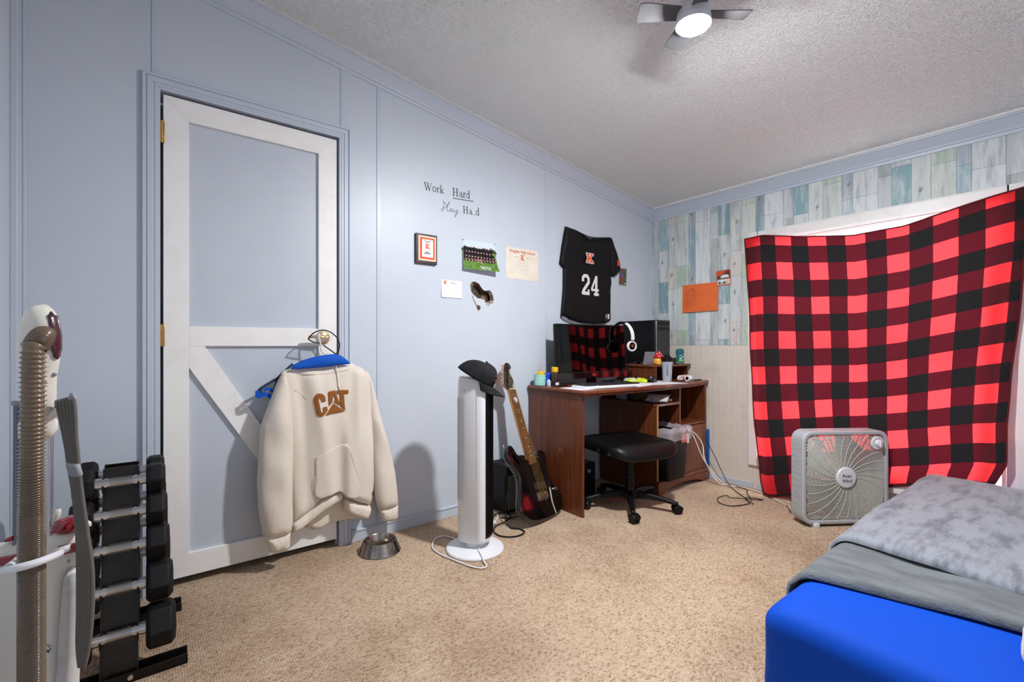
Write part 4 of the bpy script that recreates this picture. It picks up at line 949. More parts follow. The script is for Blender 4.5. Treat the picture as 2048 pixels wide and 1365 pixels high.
g = G().lathe([(.034, .07), (.034, .10), (.028, .11), (.026, .20), (.022, .205), (.022, .30), (0, .30)], 28, Matrix.Translation(CH)); obj('gas_column', g, black_pl, ch)
hubo = G().lathe([(.030, .055), (.050, .06), (.052, .095), (.042, .108), (0, .108)], 28, Matrix.Translation(CH)); obj('star_hub', hubo, black_pl, ch, bevel=.003)
for q in range(5):
    an = rad(-138.4+72*q); d = Vector((math.cos(an), math.sin(an), 0)); s_ = Vector((-d.y, d.x, 0)); R_ = .272
    g = G(); vs = []
    for r, w, z0, z1 in ((.035, .024, .062, .104), (.12, .021, .066, .100), (.20, .019, .064, .090), (.262, .018, .054, .076), (.288, .014, .052, .070)):
        for (a, b) in ((-w, z0), (w, z0), (w*.7, z1), (-w*.7, z1)): p = CH+d*r+s_*a; vs.append((p.x, p.y, b))
    fs = [(4*i+j, 4*i+(j+1) % 4, 4*i+4+(j+1) % 4, 4*i+4+j) for i in range(4) for j in range(4)]+[(0, 1, 2, 3), (16, 17, 18, 19)]
    g.add(vs, fs); leg = obj('leg', g, black_pl, ch, bevel=.006, seg=3)
    c = CH+d*R_; sp = Vector((math.cos(an+.7), math.sin(an+.7), 0)); tr_ = Vector((-sp.y, sp.x, 0))
    g = G()
    for sgn in (-1, 1): g.cyl((c+sp*.010+tr_*sgn*.006+Vector((0, 0, .025))), (c+sp*.010+tr_*sgn*.022+Vector((0, 0, .025))), .025, n=24)
    g.cyl(c+Vector((0, 0, .03)), c+Vector((0, 0, .06)), .007); wh = obj('caster', g, black_pl, leg, bevel=.002)
    g = G(); 
    g.grid(lambda a, b: c+sp*(.010+.028*math.cos(pi*(.05+.85*a)))+tr_*((b-.5)*.05)+Vector((0, 0, .025+.028*math.sin(pi*(.05+.85*a)))), 10, 4); obj('caster_hood', g, black_pl, wh, solid=.002)
# black box under desk
ub = thing('subwoofer_box', 'black speaker box on the floor beneath the desk by the wall', 'speaker box', (2.2, 2.22, 0))
g = G().box(2.10, 2.36, 2.12, 2.33, 0, .22); obj('cabinet', g, black_pl, ub, bevel=.006)
g = G().lathe([(.012, 0), (.012, .012), (0, .013)], 16, frame((2.29, 2.12, .17), (1, 0, 0), (0, 0, 1), (0, -1, 0))); obj('knob', g, grey_pl, ub)
# ------------------------------------------------------------------ lettering with serifs, cut from strokes (cap height 1)
def arc(cx_, cy_, rx, ry, a0, a1, n=14): return [(cx_+rx*math.cos(rad(a0+(a1-a0)*i/n)), cy_+ry*math.sin(rad(a0+(a1-a0)*i/n))) for i in range(n+1)]
GL = {
 'H': ([([(.2, 0), (.2, 1)], .13), ([(.72, 0), (.72, 1)], .13), ([(.2, .5), (.72, .5)], .05)]+[([(a-.15, b), (a+.15, b)], .045) for a in (.2, .72) for b in (.02, .98)], 1.0),
 'W': ([([(.1, 1), (.38, 0)], .13), ([(.38, 0), (.60, .82)], .05), ([(.52, 1), (.80, 0)], .13), ([(.80, 0), (1.06, 1)], .05)]+[([(a-.13, .98), (a+.13, .98)], .045) for a in (.08, .5, 1.06)], 1.22),
 'o': ([(arc(.3, .33, .24, .32, 0, 180), .085), (arc(.3, .33, .24, .32, 180, 360), .085)], .64),
 'r': ([([(.16, 0), (.16, .62)], .11), ([(.16, .42), (.26, .58), (.36, .63), (.44, .58)], .08), ([(.02, .02), (.32, .02)], .045), ([(.04, .62), (.16, .63)], .05)], .50),
 'k': ([([(.16, 0), (.16, 1.05)], .11), ([(.18, .26), (.46, .60)], .05), ([(.27, .36), (.54, .0)], .11), ([(.02, .02), (.30, .02)], .045), ([(.36, .62), (.58, .62)], .045), ([(.44, .02), (.66, .02)], .045), ([(.03, 1.04), (.16, 1.05)], .05)], .68),
 'a': ([(arc(.25, .17, .17, .17, 60, 310), .07), ([(.44, .45), (.44, .08), (.50, .02), (.58, .05)], .10), ([(.10, .50), (.16, .62), (.28, .66), (.40, .60), (.44, .45)], .06), ([(.28, .35), (.44, .38)], .05)], .62),
 'd': ([(arc(.26, .32, .19, .32, 40, 320), .075), ([(.47, 0), (.47, 1.05)], .11), ([(.36, 1.04), (.47, 1.05)], .05), ([(.47, .02), (.60, .02)], .045)], .66),
}
def word_g(g, w, x, z, h, mt):
    for c in w:
        if c in GL:
            for pts, wd_ in GL[c][0]: g.ribbon([(x+a*h, z+b*h) for a, b in pts], wd_*h, .0006, mt)
            x += GL[c][1]*h
    return x
KP = [([(.22, .06), (.22, .94)], .24), ([(.30, .42), (.78, .92)], .17), ([(.40, .52), (.80, .08)], .24)]+[([(a, .07), (b, .07)], .13) for a, b in ((.0, .44), (.58, 1.0))]+[([(a, .93), (b, .93)], .13) for a, b in ((.0, .44), (.58, .96))]
def K_g(w, h, mt, grow=0, d=.0006):
    g = G()
    for pts, wd_ in KP: g.ribbon([(a*w, b*h) for a, b in pts], wd_*w+grow, d, mt)
    return g
ink = M('black_vinyl_decal', (34, 36, 44), .5)
orange_print = M('orange_print', (222, 92, 40), .6)
mw_ = onA(YA-.0004)
dec = thing('wall_lettering', 'black vinyl wall lettering reading Work Hard Play Hard above the plaque', 'wall decal', (1.4, YA, 1.75))
def shear(x0, z0, x1, z1):     # words drop or rise a little along the wall
    return mw_ @ Matrix.Translation((x0, z0, 0)) @ Matrix.Rotation(math.atan2(z1-z0, x1-x0), 4, 'Z')
g = G(); word_g(g, 'Work', 0, 0, .0425, shear(1.214, 1.874, 1.362, 1.876)); obj('word', g, ink, dec)
g = G(); word_g(g, 'Hard', 0, 0, .0445, shear(1.398, 1.877, 1.535, 1.882)); wd2 = obj('word', g, ink, dec)
g = G(); g.ribbon([(1.401, 1.862), (1.543, 1.869)], .004, .0006, mw_); obj('underline', g, ink, wd2)
g = G()
def script(pts, w=.0022, k=5):
    p = catmull([Vector((a, b, 0)) for a, b in pts], k); g.ribbon([(q.x, q.y) for q in p], w, .0006, mw_)
script([(1.333, 1.834), (1.345, 1.824), (1.357, 1.812), (1.358, 1.802), (1.349, 1.795), (1.338, 1.795)]); script([(1.340, 1.829), (1.341, 1.812), (1.339, 1.790), (1.333, 1.776), (1.326, 1.775), (1.325, 1.783), (1.332, 1.790), (1.338, 1.795)])
script([(1.360, 1.800), (1.368, 1.814), (1.377, 1.828), (1.378, 1.834), (1.373, 1.832), (1.365, 1.815), (1.361, 1.795), (1.363, 1.783), (1.371, 1.780), (1.379, 1.786)])
script([(1.396, 1.796), (1.388, 1.799), (1.381, 1.791), (1.381, 1.783), (1.388, 1.784), (1.396, 1.795), (1.394, 1.785), (1.400, 1.781), (1.409, 1.788)])
script([(1.410, 1.797), (1.410, 1.786), (1.416, 1.782), (1.424, 1.788), (1.430, 1.798), (1.428, 1.780), (1.422, 1.762), (1.415, 1.754), (1.414, 1.763), (1.424, 1.774), (1.440, 1.786)])
obj('word', g, ink, dec, label='Play in thin handwriting script')
g = G(); m_ = shear(1.470, 1.786, 1.600, 1.793); x = word_g(g, 'Ha', 0, 0, .0415, m_); g.ribbon([(x+.003, .001), (x+.006, .001)], .002, .0006, m_); g.ribbon([(x+.014, 0), (x+.019, .001)], .003, .0006, m_); word_g(g, 'd', x+.024, 0, .0425, m_); obj('word', g, ink, dec, label='Ha.d, its letter r peeled away')

def pin(c, par, nv=(0, -1, 0), r=.003, mt=chrome):
    c = Vector(c); g = G().cyl(c, c+Vector(nv)*.004, r, r*.7, 10); return obj('push_pin', g, mt, par)
def lines_g(g, x0, x1, z, w, mt, words=6, wob=.002):
    x = x0; 
    while x < x1-.003:
        L = random.uniform(.35, 1)*(x1-x0)/words; e = min(x+L, x1); p = []
        q = x
        while q < e: p.append((q, z+random.uniform(-wob, wob))); q += .003
        if len(p) > 1: g.ribbon(p, w, .0003, mt)
        x = e+(x1-x0)/words*.25
# plaque
pq = thing('plaque', 'dark framed award plaque with an orange mat and letter K', 'plaque', (1.222, YA, 1.455))
mp_ = onA(YA)
g = G().prism([(1.157, 1.455), (1.288, 1.455), (1.288, 1.621), (1.157, 1.621)], 0, .018, mp_); obj('backboard', g, M('dark_walnut', (64, 40, 32), .35, noise=(50, (44, 28, 22), .4, .7)), pq, bevel=.002)
g = G().prism([(1.172, 1.472), (1.279, 1.472), (1.279, 1.609), (1.172, 1.609)], .018, .0185, mp_); obj('cream_plate', g, M('peach_plate', (250, 226, 208), .4), pq)
g = G().prism([(1.179, 1.480), (1.272, 1.480), (1.272, 1.602), (1.179, 1.602)], .0185, .019, mp_); obj('orange_mat', g, orange_print, pq)
g = G().prism([(1.192, 1.492), (1.259, 1.492), (1.259, 1.590), (1.192, 1.590)], .019, .0215, mp_); wc = obj('award_card', g, M('card_white', (240, 240, 242), .5), pq)
mq = onA(YA-.0216)
g = G(); text_g(g, 'Kingsley', .0125, mq @ Matrix.Translation((1.2255, 1.580, 0))); text_g(g, 'MOST', .0085, mq @ Matrix.Translation((1.2255, 1.520, 0)), bold=.0003); text_g(g, 'IMPROVED', .0085, mq @ Matrix.Translation((1.2255, 1.512, 0)), bold=.0003)
lines_g(g, 1.208, 1.243, 1.571, .0012, mq, 3, .001); lines_g(g, 1.205, 1.246, 1.531, .001, mq, 3, .001); lines_g(g, 1.206, 1.245, 1.504, .001, mq, 3, .001); lines_g(g, 1.211, 1.240, 1.498, .001, mq, 3, .001); obj('award_lettering', g, ink, wc)
obj('letter_k', K_g(.028, .027, mq @ Matrix.Translation((1.2115, 1.539, 0))), orange_print, wc)
# team photo, lower edge curling off the wall
fb = lambda x, z: .002+.055*max(0, (1.60-z)/.155)**2*(.35+.65*max(0, min(1, (x-1.44)/.26)))
tp = thing('team_photo', 'glossy team photo with its lower edge curling off the wall', 'photograph', (1.58, YA, 1.46))
mt_ = onA(YA)
def layer(poly, off, step=.03): return pillow(poly, step, .5, .0, .0, mt=mt_, base=lambda a, b: fb(a, b)+off)
sheet_ = [(1.464, 1.632), (1.705, 1.632), (1.705, 1.452), (1.464, 1.452)]
g = pillow(sheet_, .012, .001, .0004, .0004, mt=mt_, base=fb); obj('photo_sheet', g, M('photo_sky', (206, 222, 236), .2, coat=.3), tp, angle=180)
def strip_g(z_lo, z_hi, off, nx=30, x0=1.4645, x1=1.7045, jag=0):
    g = G(); top = [z_hi+random.uniform(-jag, jag) for _ in range(nx+1)]
    g.grid(lambda a, b: mt_ @ Vector((x0+(x1-x0)*a, z_lo+(top[round(a*nx)]-z_lo)*b, fb(x0+(x1-x0)*a, z_lo+(top[round(a*nx)]-z_lo)*b)+off)), nx, 16); return g
random.seed(8)
obj('printed_grass', strip_g(1.4525, 1.575, .0008), M('print_grass', (104, 142, 52), .25, noise=(60, (70, 112, 34), .4, .6), coat=.3), tp, angle=180)
g = G()
for (x, z, r) in [(1.47, 1.572, .012), (1.49, 1.575, .010), (1.625, 1.583, .014), (1.64, 1.580, .012), (1.672, 1.588, .014), (1.69, 1.578, .014), (1.70, 1.572, .013)]:
    g.prism([(x+r*math.cos(t)*random.uniform(.8, 1.1), z+r*math.sin(t)*random.uniform(.8, 1.2)) for t in [i*pi/6 for i in range(12)]], fb(x, z)+.0009, fb(x, z)+.0011, mt_)
obj('printed_trees', g, M('print_trees', (52, 74, 48), .3), tp)
dk_ = M('print_dark', (26, 22, 30), .25); skn = M('print_skin', (206, 158, 140), .3)
gd, gs = G(), G()
def fig(x, z, h):
    b = fb(x, z)+.0013+(1.60-z)*.004
    [gd.prism([(x-w_, z0), (x+w_, z0), (x+w_, z1), (x-w_, z1)], fb(x, (z0+z1)/2)+.0016, fb(x, (z0+z1)/2)+.0019, mt_) for (w_, z0, z1) in [(.0108, z-h+h*q/5, z-h+h*(q+1)/5+.0005) for q in range(5)]+[(.006, z-.002, z+.002)]]
    gs.prism([(x+.0036*math.cos(t), z+.005+.0048*math.sin(t)) for t in [i*pi/4 for i in range(8)]], b, b+.0005, mt_)
for i in range(10): fig(1.482+i*.0212, 1.588-.0004*i+(.003 if i % 3 == 0 else 0), .075)
for i in range(10): fig(1.489+i*.0212, 1.558-.0004*i, .05)
for i in range(10): fig(1.486+i*.0212, 1.530-.0004*i, .024)
for i in range(10):
    x = 1.486+i*.0212; z = 1.512; b = fb(x, z)+.0028; gs.ribbon([(x-.007, z+.010), (x-.001, z-.006), (x+.005, z+.004)], .0038, .0004, mt_ @ Matrix.Translation((0, 0, b)))
    for zz in (1.565, 1.536): gs.ribbon([(x+.006, zz), (x+.008, zz-.012)], .003, .0004, mt_ @ Matrix.Translation((0, 0, fb(x, zz)+.0026)))
for i in range(26):
    x = 1.575+random.uniform(-.02, .02); z = 1.505+random.uniform(-.014, .014); gs.ribbon([(x, z), (x+.004, z+.003)], .003, .0004, mt_ @ Matrix.Translation((0, 0, fb(x, z)+.0018)))
obj('printed_team', gd, dk_, tp); obj('printed_faces', gs, skn, tp)
g = G()
for tx_, zz in (('Kingsley Soccer', 1.474), ('Varsity Team', 1.463)):
    g1 = G(); text_g(g1, tx_, .012, Matrix.Translation((1.612, zz, 0)), bold=.0003); g.add([tuple(mt_ @ Vector((p.x, p.y, fb(p.x, p.y)+.0016+p.z))) for p in g1.v], g1.f)
obj('photo_caption', g, white_pl, tp)
pin((1.468, YA-.002, 1.628), tp, mt=black_pl); pin((1.700, YA-.002, 1.628), tp, mt=black_pl)
# certificate
ct = thing('certificate', 'cream high school certificate pinned to the wall beside the jersey', 'certificate', (1.93, YA, 1.43))
g = G().prism([(1.789, 1.430), (2.062, 1.428), (2.063, 1.632), (1.789, 1.634)], .0004, .001, mt_); obj('paper', g, M('parchment', (226, 220, 206), .7, noise=(18, (214, 206, 190), .4, .7)), ct)
g = G(); md = onA(YA-.0011); text_g(g, 'Kingsley High School', .0255, md @ Matrix.Translation((1.926, 1.608, 0)), bold=.0004); obj('heading', g, M('rust_print', (200, 104, 74), .6), ct)
obj('letter_k', K_g(.030, .034, md @ Matrix.Translation((1.911, 1.556, 0))), orange_print, ct)
g = G(); lines_g(g, 1.864, 1.900, 1.574, .0022, md, 1, .001); lines_g(g, 1.960, 1.988, 1.574, .0022, md, 1, .001)
for z, a, b in ((1.545, 1.908, 1.952), (1.533, 1.900, 1.958), (1.521, 1.878, 1.982), (1.512, 1.900, 1.952), (1.497, 1.912, 1.946), (1.489, 1.908, 1.95), (1.474, 1.825, 1.862), (1.466, 1.835, 1.852), (1.470, 1.966, 2.012), (1.462, 1.972, 2.004)): lines_g(g, a, b, z, .0009, md, 4, .0012)
obj('fine_print', g, M('grey_ink', (120, 118, 120), .7), ct)
for p in ((1.793, 1.630), (2.058, 1.628), (2.058, 1.432)): pin((p[0], YA-.001, p[1]), ct)
# note
nt_ = thing('handwritten_note', 'small white note with an orange K and faint handwriting', 'note', (1.39, YA, 1.275))
g = G(); g.grid(lambda a, b: mt_ @ Vector((1.324+.137*a, 1.277+.102*b, .001+.006*(1-b)**2*(1-.4*math.sin(3*a)))), 12, 8); g.grid(lambda a, b: mt_ @ Vector((1.324+.137*a, 1.277+.102*b, .0006+.006*(1-b)**2*(1-.4*math.sin(3*a)))), 12, 8)
obj('paper', g, M('note_paper', (238, 238, 240), .7), nt_, angle=180)
obj('letter_k', K_g(.019, .017, onA(YA-.0022) @ Matrix.Translation((1.340, 1.356, 0))), M('red_print', (206, 70, 50), .6) if 'red_print' not in bpy.data.materials else orange_print, nt_)
g = G(); mn_ = onA(YA-.0035); lines_g(g, 1.386, 1.424, 1.363, .0022, onA(YA-.002), 2, .0012)
obj('title', g, ink, nt_)
g = G()
for i in range(5): z = 1.336-i*.011; lines_g(g, 1.333, 1.452 if i < 4 else 1.44, z, .0006, onA(YA-.0022-.006*(1-(z-1.277)/.102)**2), 6, .0015)
obj('handwriting', g, bpy.data.materials['grey_ink'], nt_)

# ------------------------------------------------------------------ jersey
jy = thing('soccer_jersey', 'black soccer jersey numbered 24 pinned up on the wall', 'jersey', (2.55, YA, 1.16))
mj = onA(YA-.006)
def jf(x, z):
    n = mnoise.noise(Vector((x*9, z*3, 4)))*.010+mnoise.noise(Vector((x*22, z*6, 1)))*.004
    d1 = abs((z-1.835)+(x-2.306)*.75)          # pull lines from the left pin
    n += .006*math.exp(-(d1/.03)**2)-.006*math.exp(-((d1-.06)/.03)**2)
    return n
body = [(2.306, 1.838), (2.40, 1.83), (2.47, 1.815), (2.53, 1.805), (2.60, 1.803), (2.70, 1.816), (2.792, 1.830), (2.80, 1.72), (2.795, 1.60), (2.792, 1.50), (2.786, 1.40), (2.786, 1.25), (2.792, 1.193), (2.725, 1.163), (2.60, 1.158), (2.46, 1.163), (2.345, 1.185), (2.318, 1.20), (2.285, 1.21), (2.262, 1.192), (2.272, 1.28), (2.285, 1.40), (2.286, 1.52), (2.293, 1.62), (2.298, 1.75)]
g = pillow(body, .014, .02, .018, .002, disp=jf, mt=mj); obj('body', g, jersey_m, jy, angle=180)
g = pillow([(2.306, 1.838), (2.292, 1.78), (2.270, 1.68), (2.250, 1.567), (2.272, 1.548), (2.31, 1.527), (2.345, 1.54), (2.352, 1.56), (2.34, 1.64), (2.33, 1.74), (2.325, 1.80)], .012, .018, .030, .002, disp=lambda a, b: jf(a*1.5, b), mt=mj); obj('sleeve', g, jersey_m, jy, angle=180)
g = pillow([(2.792, 1.830), (2.82, 1.775), (2.853, 1.715), (2.885, 1.625), (2.898, 1.592), (2.86, 1.555), (2.815, 1.528), (2.79, 1.53), (2.782, 1.60), (2.778, 1.72)], .012, .018, .026, .002, disp=lambda a, b: jf(a*1.5, b), mt=mj); sl = obj('sleeve', g, jersey_m, jy, angle=180)
g = pillow([(2.82, 1.535), (2.885, 1.578), (2.882, 1.566), (2.85, 1.535), (2.82, 1.522)], .01, .004, .004, .004, mt=onA(YA-.012)); obj('sleeve_lining', g, M('silver_lining', (120, 124, 132), .5), sl, angle=180)
g = pillow([(2.262, 1.192), (2.285, 1.206), (2.345, 1.178), (2.46, 1.158), (2.60, 1.152), (2.70, 1.158), (2.64, 1.146), (2.50, 1.142), (2.38, 1.152), (2.30, 1.172)], .012, .004, .003, .002, mt=onA(YA-.006)); obj('back_hem', g, bpy.data.materials['silver_lining'], jy, angle=180, label='pale inside of the back hem')
g = G().tube([mj @ Vector((a, b, .020+jf(a, b))) for a, b in [(2.46, 1.800), (2.50, 1.782), (2.545, 1.770), (2.59, 1.778), (2.64, 1.790), (2.70, 1.800)]], .0055, 8, smooth=5); obj('collar', g, jersey_m, jy)
g = pillow([(2.49, 1.800), (2.54, 1.796), (2.575, 1.797), (2.565, 1.782), (2.545, 1.776), (2.52, 1.784)], .01, .01, .004, .002, mt=mj, base=lambda a, b: .018+jf(a, b)); obj('neck_lining', g, M('inside_grey', (70, 66, 68), .7), jy, angle=180)
def patch(strokes, w, h, x, z, mt, grow, lift):
    g = G(); zz = .0185+lift+max(jf(x+w*i/6, z+h*j/6) for i in range(7) for j in range(7))
    for k_, (pts, wd_) in enumerate(strokes): g.ribbon([(x+a*w, z+b*h) for a, b in pts], wd_*w+grow, .0008, mj @ Matrix.Translation((0, 0, zz+.00004*k_)))
    return g
white_tw = M('white_twill', (222, 222, 220), .8, bump=(300, .2, .0006))
obj('letter_k_outline', patch(KP, .072, .066, 2.500, 1.602, mj, .010, .0), white_tw, jy)
obj('letter_k', patch(KP, .072, .066, 2.500, 1.602, mj, -.002, .0014), M('orange_twill', (232, 84, 24), .8), jy)
N2 = [([(.14, .70), (.14, .84), (.30, .93), (.62, .93), (.80, .80), (.80, .62), (.28, .26), (.14, .12), (.14, .08), (.84, .08)], .27), ([(.80, .08), (.80, .24)], .2)]
N4 = [([(.66, .04), (.66, .94)], .28), ([(.60, .90), (.14, .36), (.14, .28), (.90, .28)], .20), ([(.42, .07), (.92, .07)], .20)]
g = patch(N2, .088, .148, 2.455, 1.366, mj, 0, .0); obj('number_2', g, white_tw, jy)
g = patch(N4, .088, .148, 2.552, 1.366, mj, 0, .0); obj('number_4', g, white_tw, jy)
g = patch(KP, .034, .045, 2.835, 1.612, mj, 0, .010); obj('sleeve_letter_k', g, bpy.data.materials['orange_twill'], sl)
g = patch([([(0, 0), (0, 1)], 1.0)], .020, .026, 2.748, 1.205, mj, 0, .001); g2 = patch([([(.2, .1), (.2, .9)], .25), ([(0, .5), (.4, .5)], .2), ([(0, -.5), (.3, -.45)], .15)], .02, .03, 2.715, 1.205, mj, 0, .001); g.add(g2.v, g2.f); obj('brand_tag', g, bpy.data.materials['white_twill'], jy)
pin((2.309, YA-.028, 1.832), jy); pin((2.786, YA-.028, 1.825), jy); pin((2.268, YA-.014, 1.195), jy)
# player card right of the sleeve
pc_ = thing('trading_card', 'small colourful sports card in a sleeve beside the jersey', 'card', (2.945, YA, 1.47))
g = G().prism([(2.893, 1.468), (2.992, 1.468), (2.997, 1.617), (2.90, 1.607)], .0005, .0025, mt_); obj('card_sleeve', g, M('sleeve_film', (186, 190, 196), .15, coat=.5), pc_)
g = G().prism([(2.898, 1.476), (2.986, 1.473), (2.990, 1.607), (2.903, 1.600)], .0026, .0030, mt_); obj('print', g, M('card_print', (96, 84, 60), .25, noise=(30, (58, 66, 54), .42, .58), coat=.4), pc_)
for nm, poly, c in (('red_banner', [(2.905, 1.588), (2.960, 1.592), (2.958, 1.606), (2.905, 1.600)], (150, 40, 48)), ('player_shirt', [(2.905, 1.540), (2.955, 1.542), (2.95, 1.565), (2.908, 1.560)], (84, 80, 140)), ('player_legs', [(2.915, 1.500), (2.955, 1.505), (2.955, 1.540), (2.910, 1.538)], (140, 62, 44)), ('white_tag', [(2.958, 1.483), (2.984, 1.482), (2.985, 1.490), (2.958, 1.492)], (206, 196, 160))):
    obj(nm, G().prism(poly, .0030, .0033, mt_), M('card_'+nm, c, .3), pc_)
# orange drawing and the toy car card on the plank wallpaper
om = onB(XB-.0008)
od = thing('orange_paper', 'orange folded paper with a pencil drawing pinned on the plank wallpaper', 'drawing', (XB, 1.93, 1.26))
g = G(); fold = lambda a: .012*(1-abs(2*a-1))**1.3*.4+.004
for off in (0, .0008): g.grid(lambda a, b: om @ Vector((-2.075+a*.292, 1.256+b*(.215-.004*a)+.003*a, fold(a)+off+.006*(1-b)**2)), 24, 6)
obj('paper', g, M('orange_card', (232, 112, 52), .75, noise=(8, (222, 104, 48), .4, .7)), od, angle=180)
g = G(); mo_ = onB(XB-.0115)
for P in ([(-2.05, 1.30), (-2.045, 1.41), (-1.99, 1.405), (-1.985, 1.31), (-2.03, 1.295)], [(-2.03, 1.33), (-2.03, 1.39), (-2.0, 1.385), (-2.0, 1.34), (-2.03, 1.33)], [(-2.055, 1.285), (-1.975, 1.315), (-1.965, 1.42), (-1.99, 1.43)], [(-2.03, 1.275), (-1.99, 1.29)], [(-2.04, 1.42), (-2.01, 1.43), (-1.965, 1.44)]):
    g.ribbon(P, .0018, .0003, mo_)
for i in range(14): x = -2.05+random.uniform(0, .09); z = 1.30+random.uniform(0, .12); g.ribbon([(x, z), (x+random.uniform(-.01, .02), z+random.uniform(-.015, .015))], .0012, .0003, mo_)
for i in range(8): x = -1.92+random.uniform(0, .06); z = 1.38+random.uniform(0, .04); g.ribbon([(x, z), (x+random.uniform(0, .015), z+random.uniform(-.01, .01))], .001, .0003, mo_)
obj('pencil_drawing', g, M('red_pencil', (176, 62, 34), .8), od)
pin((XB-.006, 2.068, 1.466), od, (-1, 0, 0)); pin((XB-.006, 1.792, 1.464), od, (-1, 0, 0))
tc_ = thing('toy_car_card', 'small packaged toy car on an orange card above the orange paper', 'toy car', (XB, 1.745, 1.44))
kb_ = onB(XB) @ Matrix.Translation((-1.745, 1.494, 0)) @ Matrix.Rotation(rad(2), 4, 'Z')
g = G().prism([(-.054, -.054), (.054, -.054), (.054, .056), (-.054, .056)], .001, .003, kb_); obj('backing_card', g, M('toy_card', (214, 86, 44), .4, noise=(25, (196, 58, 34), .45, .6)), tc_)
g = G().prism([(-.050, -.005), (.050, -.005), (.050, .030), (.01, .034), (-.050, .012)], .003, .0034, kb_); obj('printed_scene', g, M('toy_scene', (70, 84, 62), .4, noise=(40, (40, 46, 44), .45, .6)), tc_)
g = G().prism([(-.022, .002), (.040, .002), (.042, .014), (.026, .024), (.0, .024), (-.018, .016)], .0034, .0040, kb_); obj('printed_car', g, white_pl, tc_)
g = G().prism([(.012, .032), (.050, .030), (.050, .054), (.012, .054)], .003, .0034, kb_); obj('driver_print', g, M('toy_dark', (110, 50, 40), .5), tc_)
g = G().prism([(-.048, -.048), (.050, -.048), (.050, -.008), (-.048, -.008)], .003, .006, kb_); bl_ = obj('blister', g, M('toy_blister', (206, 200, 190), .2, coat=.6), tc_, bevel=.003)
g = G().prism([(-.034, -.034), (.026, -.034), (.028, -.026), (.016, -.018), (-.008, -.014), (-.024, -.020), (-.034, -.026)], .006, .018, kb_); cr_ = obj('toy_car_body', g, white_pl, bl_, bevel=.002)
for x in (-.022, .014): obj('wheel', G().lathe([(.006, 0), (.006, .003), (0, .003)], 14, kb_ @ Matrix.Translation((x, -.033, .0175))), black_pl, bl_)

# ------------------------------------------------------------------ hoodie on the door
hd = thing('hooded_sweatshirt', 'oatmeal hooded sweatshirt with brown chest letters hung on the door handle', 'sweatshirt', (.70, YA, .12))
mh = onA(2.30)
ss = lambda e0, e1, x: (lambda t: t*t*(3-2*t))(max(0, min(1, (x-e0)/(e1-e0))))
def hf(x, z):
    n = mnoise.noise(Vector((x*7, z*1.8, 3)))*.022+mnoise.noise(Vector((x*16, z*5, 9)))*.006
    low = 1-ss(.45, .68, z)
    edge = .735+.03*(.6-z)*.0
    n += .022*ss(edge-.014, edge+.014, x)*low                       # right half hangs in front of the left
    n -= .014*math.exp(-((x-.705)/.03)**2)*low
    n += .012*math.exp(-((x-.60-.15*(.8-z))/.03)**2)*(1-low*.3)
    n -= .012*math.exp(-((x-.545-.06*(.8-z))/.022)**2)
    n += .010*math.exp(-((x-.80)/.02)**2)*(1-low)
    n -= .018*ss(.80, .90, z)*math.exp(-((x-.66)/.10)**2)
    return n
HB = .050
torso = [(.470, .885), (.50, .893), (.549, .892), (.60, .893), (.662, .900), (.73, .912), (.774, .912), (.83, .892), (.868, .864), (.892, .797), (.893, .645), (.895, .454), (.897, .321), (.888, .240), (.876, .192), (.801, .224), (.743, .258), (.735, .290), (.68, .282), (.632, .267), (.607, .240), (.56, .213), (.511, .190), (.500, .39), (.486, .563), (.468, .751), (.462, .83)]
obj('torso', pillow(torso, .013, .045, HB, .03, disp=hf, mt=mh), heather, hd, angle=180)
def lay(poly, th, lift, step=.02): return pillow(poly, step, .006, th, .003, mt=mh, base=lambda a, b: HB+hf(a, b)+lift)
obj('waistband', pillow([(.739, .300), (.68, .288), (.632, .272), (.607, .246), (.56, .218), (.505, .194), (.512, .140), (.556, .156), (.596, .177), (.64, .208), (.69, .232), (.741, .250)], .012, .02, .040, .015, mt=mh, disp=lambda a, b: hf(a, b)*.7), heather_rib, hd, angle=180)
obj('waistband', pillow([(.745, .262), (.801, .232), (.878, .197), (.868, .165), (.851, .133), (.80, .158), (.783, .168), (.743, .197)], .012, .018, .066, .02, mt=mh, disp=lambda a, b: .008*mnoise.noise(Vector((a*20, b*3, 2)))), heather_rib, hd, angle=180)
obj('back_panel', pillow([(.56, .30), (.885, .30), (.885, .170), (.852, .115), (.80, .128), (.761, .134), (.693, .134), (.65, .118), (.610, .122), (.585, .150)], .015, .02, .018, .008, mt=onA(2.335)), heather_rib, hd, angle=180)
slf = lambda s: (lambda x, z: mnoise.noise(Vector((x*14, z*3.2, s)))*.014+.005*math.sin(z*26+x*20)*ss(.2, .5, z))
obj('sleeve', pillow([(.480, .889), (.463, .872), (.44, .823), (.418, .759), (.38, .648), (.373, .535), (.366, .406), (.371, .292), (.381, .22), (.390, .169), (.41, .155), (.45, .152), (.503, .156), (.512, .203), (.510, .30), (.510, .397), (.513, .566), (.508, .70), (.499, .80)], .013, .055, .055, .035, disp=slf(1), mt=onA(2.268)), heather, hd, angle=180)
obj('cuff', pillow([(.391, .172), (.448, .162), (.500, .166), (.497, .089), (.46, .083), (.418, .090)], .012, .03, .032, .025, disp=lambda a, b: .003*math.sin(a*420), mt=onA(2.262)), heather_rib, hd, angle=180)
obj('sleeve', pillow([(.835, .885), (.864, .867), (.891, .793), (.928, .643), (.955, .55), (.978, .464), (1.006, .343), (1.017, .243), (1.023, .168), (.97, .158), (.918, .165), (.906, .20), (.898, .247), (.889, .372), (.876, .55), (.862, .68), (.850, .80)], .013, .05, .045, .03, disp=slf(5), mt=onA(2.285)), heather, hd, angle=180)
